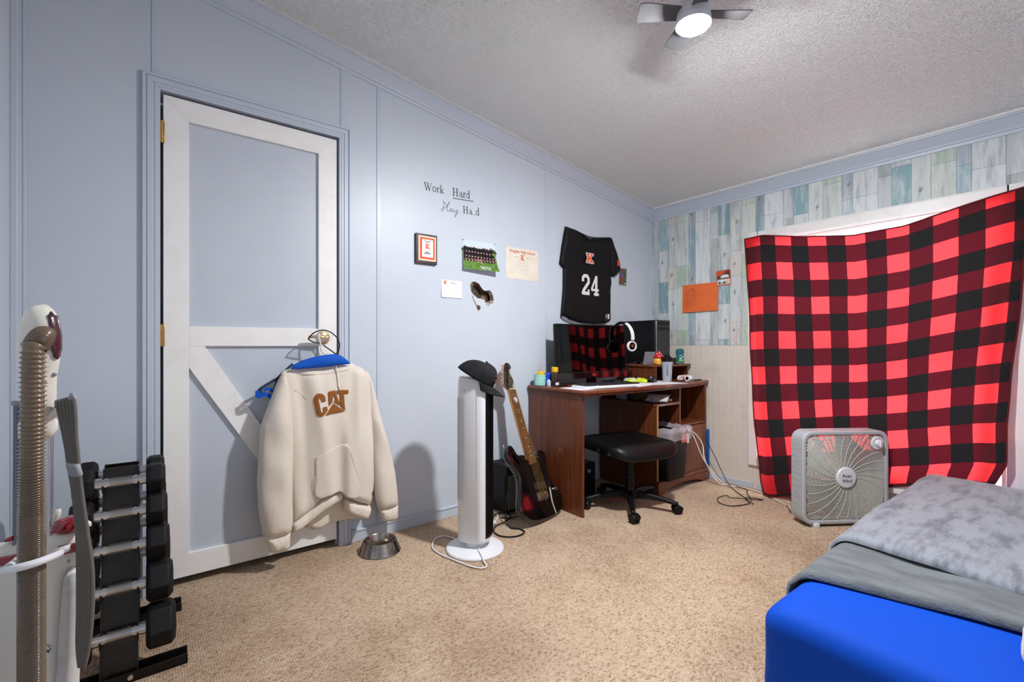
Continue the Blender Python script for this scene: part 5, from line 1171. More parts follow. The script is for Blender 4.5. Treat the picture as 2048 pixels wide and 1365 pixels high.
obj('cuff', pillow([(1.021, .172), (1.020, .097), (.98, .090), (.937, .098), (.918, .168)], .012, .03, .028, .022, disp=lambda a, b: .003*math.sin(a*420), mt=onA(2.28)), heather_rib, hd, angle=180)
pk = obj('front_pocket', lay([(.601, .480), (.65, .506), (.716, .526), (.742, .530), (.760, .505), (.768, .446), (.785, .37), (.800, .323), (.790, .262), (.745, .275), (.715, .303), (.618, .287), (.600, .310), (.603, .39)], .0045, .004, .012), heather, hd, angle=180)
def seam(pts, nm='seam', par=hd, r=.0012, m=heather_rib, lift=.001, k=6):
    g = G().tube([mh @ Vector((p.x, p.y, HB+hf(p.x, p.y)+lift)) for p in catmull([Vector((a, b, 0)) for a, b in pts], k)], r, 6); return obj(nm, g, m, par)
seam([(.755, .505), (.768, .44), (.79, .37), (.803, .325), (.785, .30)], par=pk, lift=.009); seam([(.600, .40), (.600, .35), (.605, .318)], par=pk, lift=.008)
seam([(.515, .798), (.545, .778), (.565, .755)], r=.001); 
seam([(.53, .872), (.56, .868), (.63, .866), (.70, .872), (.76, .884)], nm='neckline_seam', r=.0018, lift=-.0005)
g = G().tube([mh @ Vector((p[0], p[1], HB+hf(*p)+.004)) for p in [(.700, .905), (.702, .87), (.704, .84), (.706, .805), (.712, .792)]], .0028, 8, smooth=3); obj('drawstring', g, heather_rib, hd)
g = G().box(.868, .876, 2.21, 2.2125, .258, .278); g = pillow([(.866, .257), (.875, .257), (.875, .279), (.866, .279)], .006, .002, .0012, .0006, mt=onA(2.275), base=lambda a, b: .0); g = lay([(.866, .257), (.875, .257), (.875, .279), (.866, .279)], .0012, .001, .006); obj('pocket_tag', g, ink, hd)
lg = lambda nm, poly: obj(nm, pillow(poly, .012, .003, .0016, .001, mt=mh, base=lambda a, b: HB+hf(a, b)+.0035), brown_felt, hd, angle=40)
lg('letter_c', [(.592, .745), (.595, .765), (.603, .775), (.615, .779), (.633, .774), (.643, .762), (.646, .739), (.626, .737), (.623, .752), (.617, .757), (.612, .750), (.618, .715), (.621, .696), (.626, .689), (.632, .694), (.631, .713), (.650, .716), (.654, .700), (.643, .683), (.629, .672), (.615, .671), (.604, .682)])
lg('letter_a', [(.657, .783), (.690, .788), (.700, .757), (.717, .712), (.700, .722), (.682, .735), (.690, .744), (.683, .768), (.677, .742), (.675, .730), (.660, .715)])
lg('letter_a', [(.642, .673), (.662, .700), (.681, .727), (.708, .706), (.735, .685), (.700, .680), (.670, .678)])
lg('letter_t', [(.697, .787), (.725, .787), (.753, .785), (.752, .767), (.731, .767), (.734, .72), (.738, .689), (.727, .698), (.717, .708), (.713, .74), (.711, .769), (.700, .770)])
# hanger
hg = thing('coat_hanger', 'white plastic coat hanger hooked over the door lever', 'hanger', (.65, 2.29, .95))
g = G().tube([(.640, 2.300, 1.046), (.632, 2.292, 1.052), (.628, 2.284, 1.040), (.634, 2.282, 1.005), (.640, 2.285, .975), (.655, 2.287, .958), (.66, 2.29, .945)], .0038, 8, smooth=6); obj('hook', g, white_pl, hg)
g = G().tube([(.500, 2.288, .880), (.58, 2.288, .918), (.66, 2.289, .948), (.74, 2.29, .925), (.84, 2.29, .872)], .006, 8, smooth=6); g.tube([(.500, 2.288, .880), (.66, 2.289, .872), (.84, 2.29, .872)], .004, 8); g.prism([(.630, .942), (.650, .965), (.672, .963), (.690, .940)], -.003, .003, onA(2.288)); obj('shoulder_bar', g, white_pl, hg)
# blue harness over the shoulders
bh = thing('blue_harness', 'royal blue harness strap draped over the hanger above the sweatshirt', 'harness', (.63, 2.28, .75))
g = pillow([(.497, .893), (.511, .912), (.545, .931), (.596, .946), (.649, .955), (.693, .959), (.723, .950), (.749, .930), (.768, .910), (.735, .907), (.700, .904), (.649, .898), (.579, .893), (.53, .892)], .010, .02, .014, .004, disp=lambda a, b: .008*mnoise.noise(Vector((a*9, b*20, 3)))-.02*(a-.63)**2*10, mt=onA(2.255)); obj('shoulder_strap', g, M('royal_webbing', (6, 82, 186), .7, spec=.25, bump=(250, .3, .0008)), bh, angle=180)
navy = M('navy_webbing', (34, 50, 84), .7, bump=(250, .3, .0008))
g = G()
def band_(pts, w, par_y=2.30):
    p = catmull([Vector((a, b, 0)) for a, b in pts], 6); m = onA(par_y)
    g.ribbon([(q.x, q.y) for q in p], w, .003, m)
band_([(.515, .912), (.49, .888), (.468, .866), (.455, .852), (.432, .838), (.405, .822), (.385, .808), (.372, .792)], .012); band_([(.452, .848), (.446, .82), (.437, .79), (.434, .765)], .012, 2.298); band_([(.388, .807), (.386, .79), (.392, .78)], .008, 2.297)
obj('side_strap', g, navy, bh)
g = G(); band_([(.372, .795), (.374, .778), (.384, .778), (.40, .785), (.418, .776), (.432, .762), (.442, .745)], .018, 2.290); band_([(.402, .803), (.418, .806), (.438, .79)], .013, 2.292); obj('chest_strap', g, bpy.data.materials['royal_webbing'], bh)
g = G().prism([(.390, .790), (.415, .800), (.440, .784), (.440, .762), (.42, .776), (.402, .784)], 0, .003, onA(2.296)); obj('mesh_lining', g, M('beige_mesh', (206, 180, 160), .8), bh)
# safety glasses on the lever
sg_ = thing('safety_glasses', 'clear wraparound glasses with black rims hooked on the door lever', 'glasses', (.65, 2.28, .96))
rim = [(.578, 1.029), (.597, 1.052), (.626, 1.068), (.655, 1.071), (.685, 1.059), (.707, 1.036), (.718, 1.006), (.715, .979), (.703, .960), (.685, .972), (.662, .990), (.648, 1.000)]
yb = lambda x: 2.275+.02*math.cos((x-.64)*18)
g = G().tube([(a, yb(a)-.01, b) for a, b in rim], .0028, 8, smooth=5); g.tube([(a, yb(a)-.006, b) for a, b in [(.578, 1.029), (.592, 1.020), (.61, 1.013), (.632, 1.010)]], .0028, 8, smooth=4); obj('black_rim', g, black_pl, sg_)
g = pillow([(.582, 1.030), (.598, 1.049), (.626, 1.064), (.655, 1.067), (.685, 1.055), (.695, 1.045), (.68, 1.02), (.64, 1.010), (.61, 1.014)], .012, .02, .004, .001, mt=onA(2.276)); obj('clear_lens', g, thin_clear('clear_lens', (1, 1, 1, 1), .12, .03), sg_, angle=180)

# ------------------------------------------------------------------ dog bowl
bw = lathe_thing('dog_bowl', [(.099, .001), (.101, .004), (.097, .010), (.079, .052), (.077, .056), (.073, .057), (.069, .052), (.060, .024), (.045, .015), (.0, .014)], (.883, 2.182, 0), steel, 'stainless steel pet bowl on the carpet beside the door', 'pet bowl', n=64, angle=30)
# ------------------------------------------------------------------ tower fan
tf = thing('tower_fan', 'tall white tower fan with a black front grille on a round base', 'tower fan', (1.262, 1.917, 0))
TC = Vector((1.262, 1.917, 0)); fa = Vector((.60, -.80, 0)).normalized(); sa = Vector((-fa.y, fa.x, 0))
tm = frame(TC, fa, sa, (0, 0, 1))
g = G().lathe([(.140, 0), (.142, .006), (.138, .012), (.09, .020), (.055, .024), (0, .024)], 64, tm); obj('round_base', g, white_pl, tf)
g = G().lathe([(.050, .022), (.050, .055), (0, .055)], 40, tm); obj('swivel_neck', g, white_pl, tf)
def sec(k=1):   # rounded cross-section
    return [(.082*k*math.copysign(abs(math.cos(t))**.75, math.cos(t)), .066*k*math.copysign(abs(math.sin(t))**.75, math.sin(t))) for t in [2*pi*i/64 for i in range(64)]]
n = 64; prof = [(.92, .05), (1, .062), (1, .80), (.985, .822), (.93, .838)]
g = G(); vs = []
for kk_, z in prof: vs += [(a*kk_, b*kk_, z-(a*.10 if z > .79 else 0)) for a, b in sec()]
g.add(vs, [(j*n+i, j*n+(i+1) % n, (j+1)*n+(i+1) % n, (j+1)*n+i) for j in range(len(prof)-1) for i in range(n)]+[tuple(range(n))[::-1], tuple(range((len(prof)-1)*n, len(prof)*n))], tm); obj('column', g, white_pl, tf, angle=25)
g = G()
front = [(.0835*math.cos(t)**1.0, .0665*math.sin(t)) for t in [rad(-42+84*i/20) for i in range(21)]]
fr2 = [(.083*math.copysign(abs(math.cos(t))**.75, math.cos(t))+.002, .067*math.copysign(abs(math.sin(t))**.75, math.sin(t))) for t in [rad(-38+76*i/20) for i in range(21)]]
g.add([(a, b, .075) for a, b in fr2]+[(a, b, .79) for a, b in fr2]+[(a-.004, b*.96, .072) for a, b in fr2]+[(a-.004, b*.96, .793) for a, b in fr2],
      [(i, i+1, 22+i, 21+i) for i in range(20)]+[(42+i, i, 1+i, 43+i) for i in range(20)], tm); fg = obj('front_grille', g, black_pl, tf, angle=25)
g = G()
for i in range(1, 20, 2):
    a, b = fr2[i]; g.box(a-.001, a+.0035, b-.0012, b+.0012, .085, .78, tm)
obj('grille_fins', g, black_pl, fg)
g = G()
for side in (-1, 1):
    for i in range(8):
        t = rad(180+side*(18+i*8)); a = .082*math.copysign(abs(math.cos(t))**.75, math.cos(t)); b = .066*math.copysign(abs(math.sin(t))**.75, math.sin(t))
        for q in range(46):
            z = .25+q*.0108+(.005 if i % 2 else 0); g.box(a-.0012, a+.001, b-.0024, b+.0024, z, z+.0042, tm)
for i in range(3): t = rad(-112-i*7); a = .082*math.copysign(abs(math.cos(t))**.75, math.cos(t)); b = .066*math.copysign(abs(math.sin(t))**.75, math.sin(t))
obj('air_slots', g, M('slot_grey', (128, 131, 138), .6), tf)
g = G().tube([tm @ Vector((-.03, -.0645, z)) for z in (.20, .5, .79)], .0014, 6); g.tube([tm @ Vector((.03, -.0648, z)) for z in (.08, .4, .79)], .0010, 6); obj('body_seam', g, M('seam_grey', (176, 178, 184), .5), tf)
g = G().tube([(1.24, 1.975, .012), (1.238, 2.04, .007), (1.212, 2.13, .006), (1.15, 2.12, .006), (1.095, 2.04, .006), (1.092, 1.95, .006), (1.11, 1.87, .006), (1.135, 1.775, .006), (1.165, 1.722, .006), (1.195, 1.722, .006), (1.208, 1.76, .010), (1.222, 1.80, .020), (1.238, 1.85, .026), (1.27, 1.868, .028), (1.30, 1.885, .040)], .0036, 8, smooth=7); obj('power_cord', g, white_pl, tf)
# cap
cp = thing('baseball_cap', 'black baseball cap resting on top of the tower fan', 'cap', (1.27, 1.91, .83))
R3 = RT; cm = frame((1.262, 1.915, .842), R3, FW, (0, 0, 1)) @ Matrix.Rotation(rad(31), 4, 'Y')
felt = M('black_twill', (24, 24, 26), .85, spec=.2, bump=(420, .35, .0008), noise=(12, (38, 38, 41), .4, .7))
def crown_(a, b):
    t = 2*pi*a; p = b*pi/2; x = .098*math.cos(t)*math.cos(p)**.62; y = .084*math.sin(t)*math.cos(p)**.62; z = .088*math.sin(p)**.9
    x += .016*math.sin(p)*(1-.4*math.cos(t)) ; z *= 1+.06*math.cos(t)
    n = mnoise.noise(Vector((x*30, y*30, z*20)))*.003
    return cm @ Vector((x+n, y+n, z))
g = G().grid(crown_, 56, 18); cro = obj('crown', g, felt, cp, angle=180, solid=.002)
g = G()
for q in range(6): g.tube([crown_((q+.5)/6, b/14)+Vector((0, 0, .0008)) for b in range(15)], .0011, 5)
obj('panel_seams', g, felt, cro)
g = G().ball(crown_(0, 1), .006, 8, (1, 1, .7)); obj('top_button', g, felt, cro)
def brim(a, b):
    t = rad(-74+148*a); x0, y0 = .098*math.cos(t), .084*math.sin(t); e = .072*math.cos(t)**.7
    return cm @ Vector((x0+e*b, y0*(1-.02*b), .002-.030*(y0/.084)**2*b*.9-.010*b))
g = G().grid(brim, 30, 10); obj('brim', g, felt, cp, angle=180, solid=.0035)
g = G()
embm = M('rust_embroidery', (150, 66, 40), .8)
random.seed(3)
for row, (b0, n_) in enumerate(((.42, 5), (.24, 6))):
    for i in range(n_):
        a0 = -.085+i*.024-.0*row
        p = [crown_((a0+random.uniform(-.002, .012)) % 1, b0+random.uniform(-.05, .06)) for _ in range(4)]
        c0 = cm @ Vector((.02, 0, .03)); g.tube([q+(q-c0).normalized()*.0015 for q in p], .0013, 5)
obj('embroidery', g, embm, cro)

# ------------------------------------------------------------------ amplifier and guitar
am = thing('guitar_amplifier', 'black practice amplifier with a grey grille behind the guitar', 'amplifier', (1.75, 2.25, 0))
g = G().box(1.647, 1.905, 2.178, 2.338, .012, .292); ac = obj('cabinet', g, M('black_tolex', (15, 15, 17), .6, spec=.25, bump=(260, .5, .001)), am, bevel=.010)
g = G().box(1.662, 1.890, 2.1725, 2.180, .028, .225); obj('grille_cloth', g, M('silver_grille_cloth', (88, 82, 76), .8, noise=(420, (40, 38, 36), .45, .55)), am, bevel=.002)
g = G()
for i in range(38): x = 1.665+i*.006; g.box(x, x+.0016, 2.1708, 2.173, .030, .223)
for i in range(32): z = .032+i*.006; g.box(1.663, 1.889, 2.1712, 2.173, z, z+.0016)
obj('grille_weave', g, M('weave', (140, 132, 124), .6), am)
g = G().box(1.662, 1.890, 2.174, 2.180, .232, .280); obj('control_panel', g, black_gl, am)
for i in range(5): obj('control_knob', G().lathe([(.009, 0), (.008, .012), (0, .012)], 16, frame((1.72+i*.034, 2.174, .256), (1, 0, 0), (0, 0, 1), (0, -1, 0))), black_pl, am)
g = G().tube([(1.70, 2.26, .291), (1.71, 2.26, .306), (1.84, 2.26, .306), (1.85, 2.26, .291)], .007, 8, smooth=4); obj('carry_handle', g, black_rub, am)
g = G().box(1.66, 1.70, 2.19, 2.215, .291, .2945); obj('brass_badge', g, brass, am)
for (a, b) in ((1.67, 2.20), (1.88, 2.20), (1.67, 2.32), (1.88, 2.32)): obj('foot', G().cyl((a, b, 0), (a, b, .014), .012), black_rub, am)

gt = thing('electric_guitar', 'glossy black electric guitar leaning against the amplifier and desk', 'electric guitar', (1.811, 1.971, 0))
GA, GN, GU = Vector((-.0982, .3443, .9337)), Vector((.2368, -.9032, .358)), Vector((.9666, .2563, .0072))
mg_ = frame((1.811, 1.971, .004), GU, GA, GN)
gb = [(-.054, .355), (-.079, .371), (-.108, .384), (-.131, .409), (-.143, .441), (-.158, .458), (-.180, .460), (-.204, .449), (-.218, .422), (-.218, .389), (-.201, .349), (-.182, .311), (-.172, .280), (-.180, .249), (-.198, .210), (-.220, .172), (-.238, .138), (-.243, .105), (-.228, .072), (-.190, .041), (-.139, .019), (-.073, .006), (.0, .001), (.06, .003), (.105, .010), (.137, .022), (.155, .042), (.165, .075), (.158, .114), (.130, .160), (.106, .207), (.100, .245), (.112, .286), (.131, .326), (.137, .357), (.118, .378), (.080, .385), (.053, .373), (.038, .352), (.014, .345)]
obj('body', pillow(gb, .016, .012, .0, .0, mt=mg_, sm=2, base=None) if False else pillow(smooth2(gb, 2), .014, .016, .010, .034, mt=mg_), black_gl, gt, angle=30)
g = G().prism(smooth2([(-.06, .345), (-.12, .34), (-.165, .37), (-.175, .41), (-.16, .40), (-.14, .35), (-.12, .30), (-.12, .24), (-.14, .20), (-.13, .16), (-.09, .13), (.04, .12), (.09, .10), (.135, .09), (.13, .13), (.10, .17), (.075, .21), (.075, .25), (.09, .30), (.10, .34), (.06, .345), (.02, .335)], 2), .0102, .0116, mg_); obj('pickguard', g, M('pickguard_black', (12, 10, 11), .05, coat=.8), gt)
nk = [(-.058, .322), (.010, .326), (.0175, .772), (-.033, .776)]
g = G().prism([(-.053, .34), (.012, .34), (.018, .774), (-.033, .778)], -.010, .012, mg_); obj('neck', g, M('maple_neck', (196, 140, 84), .35, noise=(20, (170, 116, 64), .4, .7)), gt, bevel=.006)
g = G().prism([(-.058, .322), (.011, .325), (.0195, .774), (-.034, .777)], .012, .018, mg_); fbd = obj('fretboard', g, wood_mat('rosewood', (128, 78, 48), (84, 48, 30), .45, 'Z', 2), gt, bevel=.001)
def nx(v): t = (v-.322)/.455; return (-.058+t*.024, .011+t*.0085)
obj('guitar_pick', G().prism(smooth2([(-.026, .715), (-.006, .727), (.010, .712), (-.006, .690)], 4), .0185, .0195, mg_), white_pl, gt, label='white pick tucked under the strings')
g = G(); sc_ = .62
for i in range(1, 22):
    v = .775-sc_*(1-2**(-i/12)); 
    if v > .325: a, b = nx(v); g.tube([mg_ @ Vector((a+.001, v, .0183)), mg_ @ Vector((b-.001, v, .0183))], .0012, 6)
obj('frets', g, chrome, fbd)
for i in (3, 5, 7, 9, 12, 15, 17, 19):
    v = .775-sc_*(1-(2**(-i/12)+2**(-(i-1)/12))/2); a, b = nx(v)
    if v > .33: obj('inlay_dot', G().lathe([(.0032, 0), (.003, .0006), (0, .0006)], 12, mg_ @ Matrix.Translation(((a+b)/2, v, .0178))), M('pearl', (225, 222, 210), .3) if i == 3 else bpy.data.materials['pearl'], fbd)
g = G().prism([(-.034, .776), (.0195, .773), (.0195, .778), (-.034, .781)], .012, .022, mg_); obj('nut', g, M('bone', (232, 224, 200), .4), gt)
hdp = [(-.032, .778), (-.046, .788), (-.058, .800), (-.062, .816), (-.05, .845), (-.031, .886), (-.014, .918), (.0, .936), (.016, .946), (.036, .945), (.052, .932), (.055, .916), (.045, .905), (.028, .897), (.024, .885), (.028, .862), (.036, .842), (.038, .825), (.026, .808), (.014, .795), (.018, .776)]
g = G().prism(smooth2(hdp, 2), -.006, .008, mg_); obj('headstock', g, bpy.data.materials['maple_neck'], gt, bevel=.002)
g = G().prism(smooth2([(a*.985-.0, b) for a, b in hdp], 2), .008, .0088, mg_); obj('headstock_face', g, black_gl, gt)
tn = [(-.050, .812), (-.040, .835), (-.030, .858), (-.019, .881), (-.008, .903), (.004, .925)]
for i, (a, b) in enumerate(tn):
    g = G().cyl(mg_ @ Vector((a+.022, b-.004, .008)), mg_ @ Vector((a+.022, b-.004, .020)), .0035, n=10); g.cyl(mg_ @ Vector((a+.02, b-.004, -.004)), mg_ @ Vector((a-.012, b+.006, -.004)), .002, n=8)
    g.ball((0, 0, 0), .0075, 8, (.45, 1, .9), mg_ @ Matrix.Translation((a-.018, b+.008, -.004))); obj('tuning_peg', g, chrome, gt, angle=50)
g = G().prism([(-.074, .182), (.036, .170), (.039, .207), (-.071, .219)], .0116, .018, mg_); pkp = obj('pickup', g, M('pickup_dark', (60, 54, 50), .3, .4), gt, bevel=.002)
for j in range(2):
    for i in range(6): obj('pole_piece', G().lathe([(.0032, 0), (.0032, .0015), (0, .002)], 10, mg_ @ Matrix.Translation((-.058+i*.0165+j*.001, .188+j*.014-i*.0018, .018))), chrome, pkp)
g = G().prism([(-.070, .118), (.027, .108), (.031, .152), (-.066, .163)], .0116, .017, mg_); brp = obj('bridge', g, chrome, gt, bevel=.0015)
for i in range(6): obj('saddle', G().box(-.058+i*.0148, -.047+i*.0148, .126-i*.0014, .150-i*.0014, .017, .022, mg_), steel, brp, bevel=.001)
for i in range(6):
    u0 = -.052+i*.0148; u1 = -.029+i*.009; up_ = (tn[5-i] if i else tn[0]); pu = tn[i]
    g = G().tube([mg_ @ Vector((u0, .128-i*.0014, .0222)), mg_ @ Vector((u1, .777, .0215)), mg_ @ Vector((pu[0]+.022, pu[1]-.004, .017))], .0009, 5); obj('string', g, M('bronze_string', (214, 176, 96), .25, 1) if i == 0 else bpy.data.materials['bronze_string'], gt)
for (a, b) in ((.119, .141), (.135, .095)): obj('volume_knob', G().lathe([(.011, 0), (.010, .014), (.006, .016), (0, .016)], 20, mg_ @ Matrix.Translation((a, b, .0116))), chrome if b > .12 else black_pl, gt)
obj('strap_button', G().cyl(mg_ @ Vector((-.195, .452, -.012)), mg_ @ Vector((-.203, .470, -.012)), .004, .007), chrome, gt)
P_ = lambda u, v, w: tuple(mg_ @ Vector((u, v, w)))
g = G().tube([P_(-.01, .36, -.045), P_(.03, .372, -.01), P_(.035, .345, .025), P_(.040, .308, .026), P_(.050, .262, .026), P_(.052, .213, .028), P_(.040, .165, .034)], .0032, 8, smooth=6); gcable = tag(obj('guitar_cable', g, black_pl), 'black cable with a pale plug running down the guitar body', 'cable')
g = G().tube([P_(.040, .165, .034), P_(.030, .10, .03), P_(.036, .06, .024), P_(.05, .02, .016)], .0042, 8, smooth=5); obj('pale_sleeve', g, M('pale_cable', (190, 180, 170), .5), gcable)
g = G().cyl(P_(.05, .02, .016), P_(.055, .004, .012), .0035, .0015); obj('plug', g, chrome, gcable)
g = G().tube([(1.647, 2.16, .235), (1.69, 2.145, .262), (1.725, 2.13, .25), (1.735, 2.12, .20), (1.72, 2.11, .13), (1.70, 2.10, .06), (1.67, 2.09, .02), (1.63, 2.12, .006), (1.60, 2.16, .006)], .0035, 8, smooth=7); g.tube([(1.647, 2.16, .235), (1.62, 2.12, .17), (1.585, 2.09, .09), (1.565, 2.07, .02), (1.562, 2.05, .006), (1.55, 2.0, .006)], .0032, 8, smooth=6)
tag(obj('amplifier_cable', g, black_pl), 'black lead looped over the front of the amplifier', 'cable')
g = G().tube([(1.55, 2.0, .006), (1.58, 1.96, .006), (1.575, 1.915, .006), (1.53, 1.895, .006), (1.475, 1.91, .006), (1.44, 1.96, .006), (1.45, 2.02, .006), (1.50, 2.07, .008), (1.57, 2.08, .012), (1.63, 2.11, .012), (1.665, 2.17, .010), (1.64, 2.22, .006), (1.58, 2.20, .006), (1.52, 2.14, .006), (1.50, 2.08, .012)], .0036, 8, smooth=7)
tag(obj('floor_cable', g, black_pl), 'black cable looped on the carpet beside the tower fan', 'cable')
ph = thing('power_plug', 'white plug and lead on the carpet behind the tower fan', 'plug', (1.50, 2.13, 0))
g = G().box(-.02, .02, -.014, .014, 0, .022, Matrix.Translation((1.50, 2.10, 0)) @ Matrix.Rotation(.5, 4, 'Z')); obj('plug_body', g, white_pl, ph, bevel=.004)
g = G().tube([(1.50, 2.10, .012), (1.55, 2.14, .006), (1.60, 2.19, .006), (1.62, 2.25, .006), (1.60, 2.33, .03)], .0035, 8, smooth=6); obj('lead', g, white_pl, ph)

# ------------------------------------------------------------------ cords at the window wall
g = G().tube([(2.955, 1.80, .42), (2.985, 1.775, .36), (3.06, 1.76, .22), (3.14, 1.745, .12), (3.20, 1.72, .05), (3.235, 1.67, .008), (3.27, 1.58, .006), (3.255, 1.46, .006), (3.20, 1.36, .006), (3.16, 1.29, .006), (3.12, 1.235, .006), (3.06, 1.20, .03), (2.98, 1.16, .04)], .0042, 8, smooth=8)
tag(obj('white_power_cord', g, cream_pl), 'cream power cord running from the desk bay to the box fan', 'cord')
g = G().tube([(2.95, 1.80, .41), (3.02, 1.79, .38), (3.09, 1.775, .30), (3.10, 1.765, .20), (3.15, 1.75, .10), (3.21, 1.71, .012), (3.24, 1.665, .012)], .0042, 8, smooth=8)
tag(obj('extension_cord', g, cream_pl), 'shorter cream cord hanging beside it down the desk front', 'cord')
g = G().tube([(3.17, 1.80, .33), (3.20, 1.74, .20), (3.22, 1.68, .06), (3.20, 1.62, .008), (3.13, 1.54, .005), (3.06, 1.46, .005), (2.99, 1.40, .005), (2.93, 1.40, .005), (2.84, 1.44, .005), (2.83, 1.50, .006), (2.88, 1.55, .006), (2.95, 1.57, .006), (3.0, 1.55, .010), (2.97, 1.51, .012), (3.02, 1.46, .010), (3.08, 1.40, .006), (3.11, 1.37, .005), (3.08, 1.44, .010), (3.02, 1.44, .012), (2.98, 1.37, .006)], .0026, 6, smooth=8)
g.tube([(3.24, 1.70, .010), (3.26, 1.60, .006), (3.24, 1.53, .006), (3.17, 1.50, .008), (3.10, 1.45, .008), (3.02, 1.40, .006)], .0024, 6, smooth=7)
tag(obj('tangled_cable', g, black_pl), 'thin black cord tangled on the carpet between desk and blanket', 'cord')
g = G().tube([(2.06, 2.30, .70), (2.12, 2.31, .55), (2.22, 2.32, .46), (2.24, 2.33, .30), (2.25, 2.33, .22)], .004, 6, smooth=7); g.tube([(2.16, 2.30, .70), (2.22, 2.31, .58), (2.28, 2.32, .48), (2.27, 2.33, .30), (2.26, 2.33, .22)], .0035, 6, smooth=7)
tag(obj('hanging_cables', g, black_pl), 'black cables hanging behind the desk above the chair seat', 'cable')
g = G().box(3.294, 3.310, 1.842, 1.90, .0, .37); solo('blue_folder', g, M('blue_folder', (30, 92, 170), .4), 'blue folder standing between the desk end and the window wall', 'folder', bevel=.003)

# ------------------------------------------------------------------ dumbbell rack
rk = thing('dumbbell_rack', 'black steel A-frame rack for dumbbells beside the door', 'dumbbell rack', (-.07, 1.98, 0))
yn = lambda z: 1.80+.145*(z/.60); yf = lambda z: 2.16-.145*(z/.60)
for nm_, f_, sg in (('near_upright', yn, 1), ('far_upright', yf, -1)):
    g = G(); x0, x1 = -.112, -.030
    def q8(a, b, w0, w1, z0, z1): 
        v = []
        for z in (z0, z1):
            for x in (a, b):
                for w in (w0, w1): v.append((x, f_(z)+sg*w, z))
        return v, [(0, 1, 3, 2), (4, 6, 7, 5), (0, 4, 5, 1), (2, 3, 7, 6), (0, 2, 6, 4), (1, 5, 7, 3)]
    g.add(*q8(x0, x1, 0, .003, .02, .61)); g.add(*q8(x0-.003, x0, -.018, .02, .02, .61)); g.add(*q8(x1, x1+.003, -.018, .02, .02, .61))
    up_o = obj('upright', g, M('rack_black_'+nm_, (22, 17, 15), .3, noise=(14, (52, 34, 26), .5, .75)), rk)
    for z in (.57, .477, .3775, .263, .138):
        g = G()
        for xx in (x0-.004, x1): g.box(xx, xx+.004, f_(z)-.034 if sg > 0 else f_(z), f_(z) if sg > 0 else f_(z)+.034, z-.026, z-.014); g.box(xx, xx+.004, f_(z)-sg*.034-.002, f_(z)-sg*.034+.002, z-.026, z-.002)
        obj('cradle', g, black_metal, up_o)
for y in (1.80, 2.165):
    g = G().box(-.235, .095, y-.018, y+.014, .0, .004); g.box(-.235, .095, y+.010, y+.014, .0, .042); g.box(-.235, .095, y-.018, y-.014, .0, .03); obj('foot_bar', g, black_metal, rk, bevel=.001)
    for x in (-.10, -.045): obj('bolt', G().lathe([(.008, 0), (.007, .004), (0, .005)], 8, frame((x, y-.018, .016), (1, 0, 0), (0, 0, 1), (0, -1, 0))), chrome, rk)
g = G().box(-.112, -.030, 1.80, 2.16, .004, .010); obj('base_brace', g, black_metal, rk)
rubber_txt = M('raised_rubber_text', (48, 48, 50), .7)
def dumbbell(r, wl):
    t = thing('dumbbell', 'x', 'dumbbell')
    hl = .062
    g = G().cyl((-hl, 0, 0), (hl, 0, 0), .0145, n=20)
    for s_ in (-1, 1): g.cyl((s_*.046, 0, 0), (s_*hl, 0, 0), .0180, n=20); g.cyl((s_*.032, 0, 0), (s_*.040, 0, 0), .0168, n=20)
    hnd = obj('handle', g, chrome, t)
    g = G()
    for i in range(20):
        a = 2*pi*i/20; g.box(-.028, .028, -.0008, .0008, .0142, .0154, Matrix.Rotation(a, 4, 'X'))
    obj('knurling', g, steel, hnd)
    for s_ in (-1, 1):
        g = G(); hx = [(r*math.cos(pi/3*i+pi/6*0), r*math.sin(pi/3*i)) for i in range(6)]; hx = [(a, b) for a, b in hx]
        m = frame((s_*hl, 0, 0), (0, 0, 1), (0, 1, 0), (s_, 0, 0)) if s_ < 0 else frame((hl, 0, 0), (0, 1, 0), (0, 0, 1), (1, 0, 0))
        vs = []; 
        for k_, w in ((.80, 0), (1, .010), (1, wl-.012), (.78, wl)): vs += [(a*k_, b*k_, w) for a, b in hx]
        g.add(vs, [(j*6+i, j*6+(i+1) % 6, (j+1)*6+(i+1) % 6, (j+1)*6+i) for j in range(3) for i in range(6)]+[tuple(range(6))[::-1], tuple(range(18, 24))], m)
        hh = obj('hex_head', g, black_rub, t, angle=10, bevel=.003)
    return t
tiers = [(.057, .570, .050, .050, 'top'), (.0, .477, .053, .055, 'second'), (.0, .3775, .056, .060, 'third'), (.0, .263, .062, .068, 'fourth'), (.0, .138, .067, .074, 'bottom')]
for (_, z, r, wl_, nm) in tiers:
    d = dumbbell(r, wl_); d.location = (-.071, yn(z)-.022, z); d['label'] = 'black hex dumbbell with chrome handle, %s tier on the near side of the rack' % nm; d['group'] = 'hex dumbbells on the rack'
    e = copy_tree(d); e.location = (-.071, yf(z)+.022, z); e['label'] = 'black hex dumbbell partly hidden on the far side of the rack, %s tier' % nm

